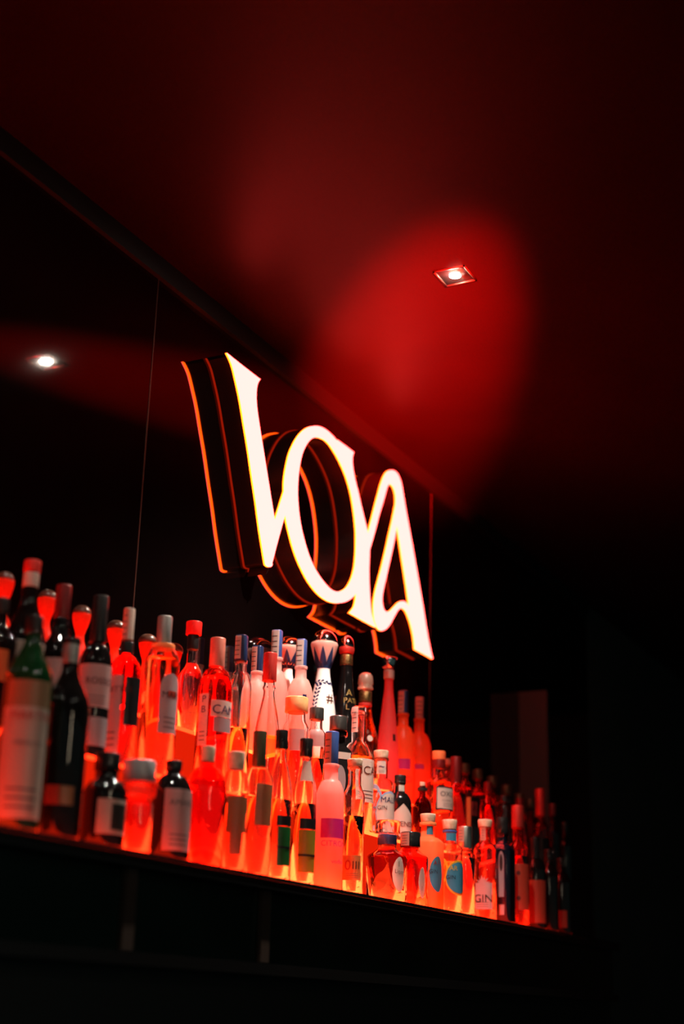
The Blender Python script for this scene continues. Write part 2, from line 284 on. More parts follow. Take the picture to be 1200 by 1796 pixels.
# ------------------------------------------------------------ data (metres)
BOTTLES = [
    {'n': 'bottle', 'X': 1.6851, 'Y': 1.3892, 'Z': 1.8354, 'H': 0.3211, 'R': 0.0352, 'label': 'large dark green bottle, peach wide label, at the left end of the front row', 'cat': 'bottle', 'kind': 'dark', 'glass': 'green_glass', 'mode': 'cos', 'sh': (0.2875, 0.2222), 'neck': 0.0123, 'cap': [0.2945, 0.0131, 'black_foil'], 'labels': [{'z': (0.1785, 0.2179), 'u': (-0.8, 0.9), 'm': 'tan_paper'}, {'z': (0.0175, 0.1785), 'u': (-0.85, 0.92), 'm': 'cream_paper', 'text': [('MARTINI', 0.1649, -0.6, 0.0139, 'red_ink'), ('VERMOUTH', 0.1245, -0.4, 0.0065, 'grey_ink')]}]},
    {'n': 'bottle', 'X': 1.7809, 'Y': 1.3897, 'Z': 1.8354, 'H': 0.3103, 'R': 0.0357, 'label': 'big black bottle with silvery neck foil and long gold glint, front row left', 'cat': 'bottle', 'kind': 'dark', 'glass': 'black_glass', 'mode': 'cos', 'sh': (0.2667, 0.1978), 'neck': 0.0128, 'cap': [0.2993, 0.0136, 'black_plastic'], 'rings': [(0.2993, 0.2694, 0.0132, 'grey_foil')], 'labels': [{'z': (0.0497, 0.0778), 'u': (-0.55, 0.0), 'm': 'red_paper'}, {'z': (0.0497, 0.0778), 'u': (0.02, 0.6), 'm': 'brown_paper'}]},
    {'n': 'bottle', 'X': 1.8957, 'Y': 1.3886, 'Z': 1.8354, 'H': 0.1492, 'R': 0.0346, 'label': 'squat black bottle with cream label round a dark picture', 'cat': 'bottle', 'kind': 'dark', 'glass': 'black_glass', 'mode': 'round', 'sh': (0.1077, 0.0862), 'neck': 0.0186, 'cap': [0.122, 0.0204, 'black_plastic'], 'labels': [{'z': (0.0208, 0.0746), 'u': (-0.3, 0.95), 'm': 'cream_paper', 'inset': 'dark_picture'}]},
    {'n': 'bottle', 'X': 1.9731, 'Y': 1.3804, 'Z': 1.8354, 'H': 0.1494, 'R': 0.0264, 'label': 'stout red decanter with very wide pale grey stopper in the front row', 'cat': 'bottle', 'kind': 'clear', 'glass': 'clear_glass', 'mode': 'cos', 'liquid': 'red_liquid', 'fill': 0.8, 'sh': (0.0894, 0.0785), 'neck': 0.0182, 'cap': [0.1151, 0.0264, 'grey_metal'], 'rings': [(0.1124, 0.0913, 0.0301, 'red_glass')]},
    {'n': 'bottle', 'X': 2.0848, 'Y': 1.3882, 'Z': 1.8354, 'H': 0.1677, 'R': 0.0342, 'label': 'black spirits bottle with tall pinkish label leaning left of the red decanter', 'cat': 'bottle', 'kind': 'dark', 'glass': 'black_glass', 'mode': 'round', 'sh': (0.1454, 0.1128), 'neck': 0.0123, 'cap': [0.1512, 0.0142, 'black_plastic'], 'labels': [{'z': (0.0155, 0.1166), 'u': (-0.35, 0.95), 'm': 'pink_paper', 'text': [('AMARO', 0.0937, -0.1, 0.0114, 'grey_ink')]}]},
    {'n': 'bottle', 'X': 2.194, 'Y': 1.3905, 'Z': 1.8354, 'H': 0.2106, 'R': 0.0365, 'label': 'wide red liqueur bottle with small cork, brightest red in front row', 'cat': 'bottle', 'kind': 'clear', 'glass': 'red_glass', 'mode': 'round', 'liquid': 'red_liquid', 'fill': 0.82, 'sh': (0.1752, 0.1352), 'neck': 0.0138, 'cap': [0.1823, 0.0128, 'cork']},
    {'n': 'bottle', 'X': 2.2739, 'Y': 1.3793, 'Z': 1.8354, 'H': 0.2131, 'R': 0.0253, 'label': 'clear whiskey bottle with brown tapering label and cork cap', 'cat': 'bottle', 'kind': 'clear', 'glass': 'clear_glass', 'mode': 'round', 'liquid': 'amber_liquid', 'fill': 0.7, 'sh': (0.18, 0.1461), 'neck': 0.0141, 'cap': [0.1821, 0.0162, 'cork'], 'labels': [{'z': (0.0682, 0.1308), 'u': (-0.5, 0.85), 'm': 'brown_paper'}, {'z': (0.0303, 0.0682), 'u': (-0.2, 0.6), 'm': 'brown_paper'}]},
    {'n': 'bottle', 'X': 2.3608, 'Y': 1.3831, 'Z': 1.8354, 'H': 0.2675, 'R': 0.0291, 'label': 'round-shouldered amber bottle under a tall dark olive cap', 'cat': 'bottle', 'kind': 'clear', 'glass': 'clear_glass', 'mode': 'round', 'liquid': 'amber_liquid', 'fill': 0.72, 'sh': (0.2, 0.1661), 'neck': 0.0135, 'cap': [0.201, 0.013, 'olive_foil'], 'labels': [{'z': (0.0909, 0.1661), 'u': (-0.1, 0.9), 'm': 'brown_paper'}]},
    {'n': 'bottle', 'X': 2.4351, 'Y': 1.3784, 'Z': 1.8354, 'H': 0.2827, 'R': 0.0244, 'label': 'slim amber whiskey bottle with black cap and green label', 'cat': 'bottle', 'kind': 'clear', 'glass': 'clear_glass', 'mode': 'cos', 'liquid': 'amber_liquid', 'fill': 0.6, 'sh': (0.2419, 0.153), 'neck': 0.0112, 'cap': [0.2463, 0.0122, 'black_plastic'], 'labels': [{'z': (0.0997, 0.1178), 'u': (-0.1, 0.95), 'm': 'black_paper'}, {'z': (0.0262, 0.0976), 'u': (-0.0, 0.95), 'm': 'green_paper'}, {'z': (0.0576, 0.0618), 'u': (0.0, 0.95), 'm': 'black_paper', 'off': 0.0012}]},
    {'n': 'bottle', 'X': 2.5346, 'Y': 1.3781, 'Z': 1.8354, 'H': 0.2834, 'R': 0.0241, 'label': 'slim amber whiskey bottle with black cap and yellow green label', 'cat': 'bottle', 'kind': 'clear', 'glass': 'clear_glass', 'mode': 'cos', 'liquid': 'amber_liquid', 'fill': 0.62, 'sh': (0.2449, 0.1667), 'neck': 0.011, 'cap': [0.2472, 0.0131, 'black_plastic'], 'labels': [{'z': (0.1978, 0.2382), 'u': (-0.5, 0.8), 'm': 'cream_paper'}, {'z': (0.1052, 0.1249), 'u': (-0.3, 0.95), 'm': 'black_paper'}, {'z': (0.023, 0.103), 'u': (-0.35, 0.95), 'm': 'yellow_green_paper'}, {'z': (0.0531, 0.0574), 'u': (-0.35, 0.95), 'm': 'black_paper', 'off': 0.0012}]},
    {'n': 'bottle', 'X': 2.652, 'Y': 1.3824, 'Z': 1.8354, 'H': 0.3182, 'R': 0.0284, 'label': 'frosted pink vodka bottle with magenta band at the shelf edge', 'cat': 'bottle', 'kind': 'frost', 'glass': 'frost_pink', 'mode': 'round', 'sh': (0.22, 0.1854), 'neck': 0.0147, 'cap': [0.2501, 0.0142, 'blue_foil'], 'labels': [{'z': (0.2513, 0.3147), 'u': (-0.95, -0.05), 'm': 'stamp_red'}, {'z': (0.1012, 0.1397), 'u': (-0.6, 0.97), 'm': 'magenta_ink'}, {'z': (0.0697, 0.0944), 'u': (-0.3, 0.8), 'm': None, 'text': [('CITRON', 0.0899, -0.55, 0.0125, 'magenta_ink'), ('vodka', 0.0552, 0.2, 0.0091, 'magenta_ink')]}]},
    {'n': 'bottle', 'X': 2.7523, 'Y': 1.3785, 'Z': 1.8354, 'H': 0.2778, 'R': 0.0245, 'label': 'tall orange whiskey bottle with wide glass neck and pale cork', 'cat': 'bottle', 'kind': 'clear', 'glass': 'clear_glass', 'mode': 'cos', 'liquid': 'orange_liquid', 'fill': 0.6, 'sh': (0.2264, 0.1991), 'neck': 0.0152, 'cap': [0.2622, 0.0163, 'cork'], 'pow': 3, 'labels': [{'z': (0.0285, 0.0778), 'u': (-0.9, 0.8), 'm': 'amber_paper', 'text': [('0', 0.0571, -0.45, 0.0233, 'red_ink'), ('III', 0.0571, 0.3, 0.0187, 'brown_ink')]}]},
    {'n': 'bottle', 'X': 2.9659, 'Y': 1.4011, 'Z': 1.8354, 'H': 0.177, 'R': 0.0471, 'label': 'faceted dark red liqueur decanter with glass stopper and big oval label', 'cat': 'bottle', 'kind': 'clear', 'glass': 'clear_glass', 'mode': 'cos', 'liquid': 'dark_red_liquid', 'fill': 0.78, 'sh': (0.1188, 0.0967), 'neck': 0.0211, 'cap': [0.1496, 0.0285, 'clear_stopper'], 'pow': 4, 'rings': [(0.1459, 0.1249, 0.0211, 'blue_foil')], 'labels': [{'z': (0.0224, 0.0967), 'u': (0.25, 0.93), 'm': 'ivory_paper', 'oval': 1, 'text': [('1', 0.0807, 0.58, 0.0136, 'brown_ink'), ('Liquore', 0.0649, 0.36, 0.0099, 'brown_ink')]}]},
    {'n': 'bottle', 'X': 3.0778, 'Y': 1.3961, 'Z': 1.8354, 'H': 0.1651, 'R': 0.0421, 'label': 'square dark red liqueur decanter, black stopper and smaller oval label', 'cat': 'bottle', 'kind': 'clear', 'glass': 'red_glass', 'mode': 'cos', 'liquid': 'dark_red_liquid', 'fill': 0.8, 'sh': (0.1295, 0.108), 'neck': 0.0204, 'cap': [0.132, 0.023, 'black_plastic'], 'pow': 5, 'labels': [{'z': (0.1333, 0.1626), 'u': (-0.9, -0.1), 'm': 'stamp_red'}, {'z': (0.0179, 0.0866), 'u': (0.45, 0.95), 'm': 'ivory_paper', 'oval': 1, 'text': [('I', 0.039, 0.7, 0.0115, 'black_ink')]}]},
    {'n': 'bottle', 'X': 3.17, 'Y': 1.3932, 'Z': 1.8354, 'H': 0.2179, 'R': 0.0392, 'label': 'opaque orange gin bottle with wide cork and blue round label', 'cat': 'bottle', 'kind': 'frost', 'glass': 'frost_orange', 'mode': 'round', 'sh': (0.1654, 0.1498), 'neck': 0.017, 'cap': [0.1995, 0.0183, 'cork'], 'pow': 4, 'rings': [(0.1981, 0.1903, 0.0196, 'orange_plastic')], 'labels': [{'z': (0.1693, 0.189), 'u': (-0.2, 0.8), 'm': 'blue_paper'}, {'z': (0.0391, 0.1187), 'u': (0.1, 0.97), 'm': 'blue_paper', 'oval': 1, 'text': [('GIN', 0.0839, 0.35, 0.0105, 'black_ink'), ('A', 0.1032, 0.45, 0.0118, 'red_ink'), ('E', 0.1071, 0.7, 0.0118, 'red_ink')]}]},
    {'n': 'bottle', 'X': 3.2804, 'Y': 1.3848, 'Z': 1.8354, 'H': 0.2182, 'R': 0.0308, 'label': 'clear orange gin bottle with yellow rings and blue disc label', 'cat': 'bottle', 'kind': 'clear', 'glass': 'clear_glass', 'mode': 'round', 'liquid': 'orange_liquid', 'fill': 0.6, 'sh': (0.1618, 0.1485), 'neck': 0.0168, 'cap': [0.1953, 0.0181, 'cork'], 'rings': [(0.1926, 0.1873, 0.0174, 'blue_foil')], 'labels': [{'z': (0.1672, 0.1859), 'u': (-0.5, 0.9), 'm': 'blue_paper'}, {'z': (0.0665, 0.1285), 'u': (-0.95, -0.1), 'm': 'yellow_paper', 'ring': 1}, {'z': (0.0403, 0.1219), 'u': (-0.35, 1.35), 'm': 'yellow_paper', 'oval': 1}, {'z': (0.0455, 0.1166), 'u': (-0.25, 1.2), 'm': 'blue_paper', 'oval': 1, 'off': 0.0012, 'text': [('GIN', 0.0809, 0.1, 0.0107, 'black_ink'), ('AR', 0.102, 0.3, 0.0121, 'yellow_ink')]}]},
    {'n': 'bottle', 'X': 3.3622, 'Y': 1.3786, 'Z': 1.8354, 'H': 0.2118, 'R': 0.0246, 'label': 'magenta gin bottle with tall brushed silver cap', 'cat': 'bottle', 'kind': 'clear', 'glass': 'clear_glass', 'mode': 'round', 'liquid': 'pink_liquid', 'fill': 0.85, 'sh': (0.153, 0.1408), 'neck': 0.0123, 'cap': [0.1585, 0.0171, 'silver_metal'], 'labels': [{'z': (0.1735, 0.209), 'u': (-0.95, -0.15), 'm': 'stamp_red'}]},
    {'n': 'bottle', 'X': 3.5114, 'Y': 1.3852, 'Z': 1.8354, 'H': 0.2471, 'R': 0.0312, 'label': 'pink gin bottle with cork and pale flowery label', 'cat': 'bottle', 'kind': 'clear', 'glass': 'clear_glass', 'mode': 'round', 'liquid': 'pink_liquid', 'fill': 0.8, 'sh': (0.1902, 0.1705), 'neck': 0.0156, 'cap': [0.2286, 0.0184, 'cork'], 'pow': 3, 'labels': [{'z': (0.1945, 0.2271), 'u': (-0.8, 0.1), 'm': 'stamp_red'}, {'z': (0.0257, 0.0893), 'u': (-0.98, 0.6), 'm': 'pink_paper', 'text': [('GIN', 0.0505, -0.2, 0.0213, 'black_ink')], 'flower': 1}]},
    {'n': 'bottle', 'X': 3.639, 'Y': 1.3876, 'Z': 1.8354, 'H': 0.269, 'R': 0.0336, 'label': 'square black gin bottle with tall narrow grey portrait label', 'cat': 'bottle', 'kind': 'dark', 'glass': 'blue_black_glass', 'mode': 'round', 'sh': (0.2016, 0.1812), 'neck': 0.0146, 'cap': [0.2279, 0.0168, 'black_plastic'], 'pow': 6, 'labels': [{'z': (0.0648, 0.1798), 'u': (-0.35, 0.1), 'm': 'grey_paper', 'arch': 1}, {'z': (0.1292, 0.1725), 'u': (-0.27, 0.02), 'm': 'black_paper', 'off': 0.0012, 'oval': 1}, {'z': (0.0208, 0.0463), 'u': (-0.35, 0.1), 'm': 'pink_paper'}]},
    {'n': 'bottle', 'X': 3.7415, 'Y': 1.3823, 'Z': 1.8354, 'H': 0.3135, 'R': 0.0283, 'label': 'dim red bottle with tall orange red label, right of the black gin', 'cat': 'bottle', 'kind': 'clear', 'glass': 'red_glass', 'mode': 'round', 'liquid': 'dark_red_liquid', 'fill': 0.7, 'sh': (0.2158, 0.1979), 'neck': 0.0134, 'cap': [0.2547, 0.0164, 'red_foil'], 'labels': [{'z': (0.0409, 0.1579), 'u': (-0.9, 0.9), 'm': 'red_paper', 'dots': 1}]},
    {'n': 'bottle', 'X': 3.8757, 'Y': 1.3832, 'Z': 1.8354, 'H': 0.2461, 'R': 0.0292, 'label': 'dim black bottle with dull red lower label near the right end', 'cat': 'bottle', 'kind': 'dark', 'glass': 'black_glass', 'mode': 'round', 'sh': (0.1894, 0.1544), 'neck': 0.0123, 'cap': [0.1879, 0.0131, 'black_plastic'], 'labels': [{'z': (0.0164, 0.1287), 'u': (-0.95, 0.9), 'm': 'red_paper'}]},
    {'n': 'bottle', 'X': 3.9757, 'Y': 1.3791, 'Z': 1.8354, 'H': 0.223, 'R': 0.0251, 'label': 'almost black bottle at the dark right end', 'cat': 'bottle', 'kind': 'dark', 'glass': 'black_glass', 'mode': 'round', 'sh': (0.1793, 0.1452), 'neck': 0.011, 'cap': [0.1918, 0.0118, 'black_plastic']},
    {'n': 'bottle', 'X': 4.0894, 'Y': 1.3813, 'Z': 1.8354, 'H': 0.2112, 'R': 0.0273, 'label': 'last dim bottle at the right end with a faint red base label', 'cat': 'bottle', 'kind': 'dark', 'glass': 'black_glass', 'mode': 'round', 'sh': (0.1714, 0.1398), 'neck': 0.0112, 'cap': [0.1841, 0.012, 'black_plastic'], 'labels': [{'z': (0.0178, 0.0644), 'u': (-0.8, 0.5), 'm': 'red_paper'}]},
    {'n': 'bottle', 'X': 1.7238, 'Y': 1.4904, 'Z': 1.99, 'H': 0.2155, 'R': 0.0304, 'label': 'dark bottle with amber label cut by the left edge of the frame', 'cat': 'bottle', 'kind': 'dark', 'glass': 'black_glass', 'mode': 'cos', 'sh': (0.1785, 0.1419), 'neck': 0.0113, 'cap': [0.1923, 0.0122, 'black_foil'], 'labels': [{'z': (0.0788, 0.1283), 'u': (-0.6, 0.6), 'm': 'amber_paper'}]},
    {'n': 'bottle', 'X': 1.7913, 'Y': 1.493, 'Z': 1.99, 'H': 0.2971, 'R': 0.033, 'label': 'tallest left bottle, dark with red and white neck cap', 'cat': 'bottle', 'kind': 'dark', 'glass': 'black_glass', 'mode': 'cos', 'sh': (0.2335, 0.1598), 'neck': 0.0125, 'cap': [0.2777, 0.0138, 'red_foil'], 'rings': [(0.2758, 0.2517, 0.0129, 'ivory_paper')], 'labels': [{'z': (0.0656, 0.157), 'u': (-0.4, 0.95), 'm': 'cream_paper'}]},
    {'n': 'bottle', 'X': 1.8718, 'Y': 1.4884, 'Z': 1.99, 'H': 0.277, 'R': 0.0284, 'label': 'dark wine bottle with deep red foil capsule', 'cat': 'bottle', 'kind': 'dark', 'glass': 'black_glass', 'mode': 'cos', 'sh': (0.2073, 0.1571), 'neck': 0.0124, 'cap': [0.2209, 0.0128, 'wine_foil'], 'labels': [{'z': (0.0906, 0.1475), 'u': (-0.6, 0.5), 'm': 'pink_paper'}]},
    {'n': 'bottle', 'X': 1.9757, 'Y': 1.4885, 'Z': 1.99, 'H': 0.2857, 'R': 0.0285, 'label': 'black bottle with tall black capsule and faded rose label', 'cat': 'bottle', 'kind': 'dark', 'glass': 'black_glass', 'mode': 'round', 'sh': (0.2006, 0.1627), 'neck': 0.0124, 'cap': [0.2026, 0.0133, 'black_foil'], 'labels': [{'z': (0.0871, 0.1607), 'u': (-0.9, 0.95), 'm': 'pink_paper', 'text': [('ROSSO', 0.1311, -0.5, 0.0124, 'wine_ink')]}, {'z': (0.0225, 0.0706), 'u': (-0.2, 0.95), 'm': 'grey_paper'}]},
    {'n': 'bottle', 'X': 2.0616, 'Y': 1.4884, 'Z': 1.99, 'H': 0.2853, 'R': 0.0284, 'label': 'red bottle with half white neck stamp and long pale label', 'cat': 'bottle', 'kind': 'clear', 'glass': 'red_glass', 'mode': 'round', 'liquid': 'red_liquid', 'fill': 0.9, 'sh': (0.2001, 0.1693), 'neck': 0.0108, 'cap': [0.2258, 0.0098, 'ivory_paper'], 'rings': [(0.2238, 0.2021, 0.0117, 'black_foil')], 'labels': [{'z': (0.2269, 0.2842), 'u': (-0.98, 0.0), 'm': 'stamp_red'}, {'z': (0.0242, 0.1591), 'u': (-0.95, -0.1), 'm': 'pink_paper', 'text': [('BITTER', 0.1338, -0.85, 0.0117, 'wine_ink')]}, {'z': (0.0726, 0.1571), 'u': (0.1, 0.98), 'm': 'black_paper'}]},
    {'n': 'bottle', 'X': 2.1799, 'Y': 1.4926, 'Z': 1.99, 'H': 0.3007, 'R': 0.0326, 'label': 'bright orange aperitif bottle with grey cap and arched grey label', 'cat': 'bottle', 'kind': 'clear', 'glass': 'clear_glass', 'mode': 'round', 'liquid': 'orange_liquid', 'fill': 0.88, 'sh': (0.2454, 0.2079), 'neck': 0.0132, 'cap': [0.2487, 0.0137, 'grey_foil'], 'rings': [(0.2476, 0.239, 0.0193, 'orange_plastic')], 'labels': [{'z': (0.0798, 0.1887), 'u': (0.0, 0.97), 'm': 'grey_paper', 'arch': 1, 'text': [('MARTINI', 0.1486, 0.1, 0.0132, 'black_ink')]}, {'z': (0.1465, 0.157), 'u': (0.45, 0.85), 'm': 'red_paper', 'off': 0.0012}]},
    {'n': 'bottle', 'X': 2.369, 'Y': 1.4935, 'Z': 1.99, 'H': 0.3044, 'R': 0.0335, 'label': 'red bitter bottle with big navy capitals on label and cream vertical strip', 'cat': 'bottle', 'kind': 'clear', 'glass': 'red_glass', 'mode': 'round', 'liquid': 'red_liquid', 'fill': 0.9, 'sh': (0.245, 0.1998), 'neck': 0.0146, 'cap': [0.2473, 0.0151, 'red_cream_foil'], 'labels': [{'z': (0.089, 0.1886), 'u': (-0.85, -0.35), 'm': 'ivory_paper', 'text': [('P', 0.1774, -0.6, 0.0151, 'navy_ink'), ('B', 0.1574, -0.6, 0.0151, 'navy_ink')]}, {'z': (0.144, 0.1763), 'u': (-0.2, 0.97), 'm': 'ivory_paper', 'text': [('CAMPARI', 0.1574, -0.12, 0.0194, 'navy_ink')]}, {'z': (0.1153, 0.1429), 'u': (-0.0, 0.97), 'm': 'grey_paper'}]},
    {'n': 'bottle', 'X': 2.4435, 'Y': 1.4843, 'Z': 1.99, 'H': 0.3271, 'R': 0.0243, 'label': 'clear orange-lit bottle with navy and white stamp cap', 'cat': 'bottle', 'kind': 'clear', 'glass': 'clear_glass', 'mode': 'round', 'liquid': 'orange_liquid', 'fill': 0.5, 'sh': (0.2536, 0.2167), 'neck': 0.0121, 'cap': [0.2745, 0.0132, 'navy_foil', 4], 'labels': [{'z': (0.278, 0.3248), 'u': (-0.98, -0.1), 'm': 'stamp_paper'}]},
    {'n': 'bottle', 'X': 2.5661, 'Y': 1.4875, 'Z': 1.99, 'H': 0.319, 'R': 0.0275, 'label': 'round-bellied orange decanter with amber capped neck', 'cat': 'bottle', 'kind': 'clear', 'glass': 'clear_glass', 'mode': 'cos', 'liquid': 'orange_liquid', 'fill': 0.55, 'cap': [0.2599, 0.0143, 'red_foil'], 'prof': [(0, 0.6), (0.03, 0.8), (0.3, 0.98), (0.38, 1), (0.46, 0.97), (0.6, 0.72), (0.7, 0.48), (0.75, 0.42), (0.77, 0.5), (0.79, 0.42), (1, 0.4)]},
    {'n': 'bottle', 'X': 2.6854, 'Y': 1.4872, 'Z': 1.99, 'H': 0.2491, 'R': 0.0272, 'label': 'short red tequila bottle with very wide wooden cap', 'cat': 'bottle', 'kind': 'clear', 'glass': 'clear_glass', 'mode': 'cos', 'liquid': 'red_liquid', 'fill': 0.7, 'sh': (0.2025, 0.183), 'neck': 0.0201, 'cap': [0.2171, 0.0248, 'orange_wood'], 'labels': [{'z': (0.1323, 0.1782), 'u': (-0.5, 0.7), 'm': 'pink_paper'}]},
    {'n': 'bottle', 'X': 2.7668, 'Y': 1.4818, 'Z': 1.99, 'H': 0.2423, 'R': 0.0218, 'label': 'small red bottle with gunmetal cap behind the frosted pink one', 'cat': 'bottle', 'kind': 'clear', 'glass': 'clear_glass', 'mode': 'cos', 'liquid': 'red_liquid', 'fill': 0.6, 'sh': (0.1998, 0.1825), 'neck': 0.0133, 'cap': [0.216, 0.0157, 'gun_metal'], 'labels': [{'z': (0.1553, 0.1924), 'u': (-0.6, 0.8), 'm': 'pink_paper'}]},
    {'n': 'bottle', 'X': 2.8891, 'Y': 1.4913, 'Z': 1.99, 'H': 0.2471, 'R': 0.0313, 'label': 'square bottle with black and white pictorial label under dark cap', 'cat': 'bottle', 'kind': 'dark', 'glass': 'black_glass', 'mode': 'cos', 'sh': (0.1866, 0.1636), 'neck': 0.0163, 'cap': [0.2148, 0.02, 'gun_metal'], 'pow': 6, 'yaw': -0.6, 'rings': [(0.2123, 0.202, 0.0213, 'red_glass')], 'labels': [{'z': (0.0653, 0.1687), 'u': (-0.95, -0.62), 'm': 'ivory_paper'}, {'z': (0.0653, 0.1662), 'u': (-0.55, 0.95), 'm': 'black_paper'}, {'z': (0.1484, 0.1636), 'u': (-0.5, 0.9), 'm': 'ivory_paper', 'off': 0.0012}, {'z': (0.0678, 0.1345), 'u': (-0.3, 0.7), 'm': 'grey_paper', 'off': 0.0012, 'oval': 1}]},
    {'n': 'bottle', 'X': 3.0036, 'Y': 1.4974, 'Z': 1.99, 'H': 0.2917, 'R': 0.0374, 'label': 'long-necked globe-shouldered orange bottle with cream label and tall brown capitals', 'cat': 'bottle', 'kind': 'clear', 'glass': 'clear_glass', 'mode': 'round', 'liquid': 'orange_liquid', 'fill': 0.62, 'sh': (0.2092, 0.1619), 'neck': 0.0168, 'cap': [0.2783, 0.0168, 'clear_stopper'], 'labels': [{'z': (0.2304, 0.289), 'u': (-0.95, -0.1), 'm': 'stamp_paper'}, {'z': (0.0685, 0.1671), 'u': (0.0, 0.99), 'm': 'ivory_paper', 'text': [('ICAF', 0.1397, 0.16, 0.0219, 'brown_ink')]}]},
    {'n': 'bottle', 'X': 3.1162, 'Y': 1.4918, 'Z': 1.99, 'H': 0.2079, 'R': 0.0318, 'label': 'clear gin bottle with pale cork and round white label ringed pale blue', 'cat': 'bottle', 'kind': 'clear', 'glass': 'clear_glass', 'mode': 'round', 'liquid': 'pink_liquid', 'fill': 0.55, 'sh': (0.1419, 0.1259), 'neck': 0.0166, 'cap': [0.189, 0.0179, 'cork'], 'labels': [{'z': (0.1513, 0.1822), 'u': (-0.6, 0.7), 'm': 'ivory_paper', 'text': [('~', 0.1687, 0.1, 0.0186, 'navy_ink')]}, {'z': (0.0177, 0.1259), 'u': (-0.9, 0.2), 'm': 'pale_blue_paper', 'ring': 1}, {'z': (0.0073, 0.1099), 'u': (-0.35, 1.3), 'm': 'pale_blue_paper', 'oval': 1}, {'z': (0.0125, 0.1046), 'u': (-0.27, 1.2), 'm': 'ivory_paper', 'oval': 1, 'off': 0.0012, 'text': [('MALFY', 0.0887, 0.0, 0.0146, 'navy_ink'), ('GIN', 0.0702, 0.15, 0.0106, 'grey_ink')]}]},
    {'n': 'bottle', 'X': 3.2173, 'Y': 1.4885, 'Z': 1.99, 'H': 0.1651, 'R': 0.0285, 'label': 'black apothecary gin bottle with a white diamond-shaped label', 'cat': 'bottle', 'kind': 'dark', 'glass': 'black_glass', 'mode': 'round', 'sh': (0.1241, 0.0969), 'neck': 0.0129, 'cap': [0.1487, 0.0143, 'black_plastic'], 'labels': [{'z': (0.1255, 0.1405), 'u': (-0.2, 0.8), 'm': 'ivory_paper'}, {'z': (0.0094, 0.0942), 'u': (-0.95, 1.3), 'm': 'ivory_paper', 'diamond': 1, 'text': [('HENDRICKS', 0.0456, -0.38, 0.0136, 'wine_ink')]}]},
    {'n': 'bottle', 'X': 3.3392, 'Y': 1.4837, 'Z': 1.99, 'H': 0.1665, 'R': 0.0237, 'label': 'small dark brown round-shouldered bottle with black lip and cork', 'cat': 'bottle', 'kind': 'clear', 'glass': 'brown_glass', 'mode': 'round', 'liquid': 'dark_red_liquid', 'fill': 0.8, 'sh': (0.1299, 0.1019), 'neck': 0.0091, 'cap': [0.1552, 0.007, 'cork'], 'rings': [(0.1524, 0.1439, 0.0126, 'black_plastic')]},
    {'n': 'bottle', 'X': 3.4701, 'Y': 1.496, 'Z': 1.99, 'H': 0.2656, 'R': 0.036, 'label': 'glowing orange gin bottle with square black-framed white label', 'cat': 'bottle', 'kind': 'clear', 'glass': 'clear_glass', 'mode': 'round', 'liquid': 'orange_liquid', 'fill': 0.75, 'sh': (0.1965, 0.1775), 'neck': 0.0173, 'cap': [0.2434, 0.0173, 'orange_plastic'], 'rings': [(0.242, 0.2214, 0.0173, 'wine_foil')], 'labels': [{'z': (0.111, 0.1717), 'u': (-0.2, 0.99), 'm': 'black_paper'}, {'z': (0.1153, 0.1674), 'u': (-0.1, 1.2), 'm': 'ivory_paper', 'off': 0.0012, 'text': [('OXLEY', 0.1514, 0.1, 0.0144, 'black_ink'), ('CLASSIC', 0.1355, 0.25, 0.0058, 'grey_ink')]}]},
    {'n': 'bottle', 'X': 3.5654, 'Y': 1.488, 'Z': 1.99, 'H': 0.2659, 'R': 0.028, 'label': 'deep red bottle with long dark red capsule', 'cat': 'bottle', 'kind': 'clear', 'glass': 'red_glass', 'mode': 'round', 'liquid': 'dark_red_liquid', 'fill': 0.85, 'sh': (0.194, 0.1703), 'neck': 0.014, 'cap': [0.197, 0.0147, 'wine_foil']},
    {'n': 'bottle_box', 'X': 3.6559, 'Y': 1.481, 'Z': 1.99, 'H': 0.1752, 'R': 0.021, 'label': 'square brown and black boxed bottle with small triangle mark', 'cat': 'box', 'kind': 'dark', 'glass': 'black_glass', 'mode': 'cos', 'sh': (0.1721, 0.1706), 'neck': 0.0188, 'pow': 10, 'yaw': -0.3, 'labels': [{'z': (0.066, 0.1706), 'u': (-0.98, -0.1), 'm': 'amber_paper'}, {'z': (0.1226, 0.1586), 'u': (0.0, 0.85), 'm': 'wine_paper', 'text': [('A', 0.1405, 0.45, 0.018, 'black_ink')]}]},
    {'n': 'bottle', 'X': 3.7781, 'Y': 1.4816, 'Z': 1.99, 'H': 0.2311, 'R': 0.0216, 'label': 'red bottle behind the cork-topped pink gin', 'cat': 'bottle', 'kind': 'clear', 'glass': 'red_glass', 'mode': 'round', 'liquid': 'red_liquid', 'fill': 0.8, 'sh': (0.1875, 0.1689), 'neck': 0.0108, 'cap': [0.2062, 0.0116, 'wine_foil']},
    {'n': 'bottle', 'X': 3.9064, 'Y': 1.4822, 'Z': 1.99, 'H': 0.21, 'R': 0.0222, 'label': 'brown-black bottle with broad black lid', 'cat': 'bottle', 'kind': 'dark', 'glass': 'brown_black_glass', 'mode': 'cos', 'sh': (0.1861, 0.1829), 'neck': 0.019, 'cap': [0.1877, 0.0245, 'black_plastic']},
    {'n': 'bottle', 'X': 4.0283, 'Y': 1.4811, 'Z': 1.99, 'H': 0.222, 'R': 0.0211, 'label': 'red bottle with rust label in the dim middle row', 'cat': 'bottle', 'kind': 'clear', 'glass': 'red_glass', 'mode': 'round', 'liquid': 'red_liquid', 'fill': 0.8, 'sh': (0.1812, 0.1569), 'neck': 0.0105, 'cap': [0.1893, 0.0114, 'wine_foil'], 'labels': [{'z': (0.0764, 0.1488), 'u': (-0.8, 0.6), 'm': 'wine_paper'}]},
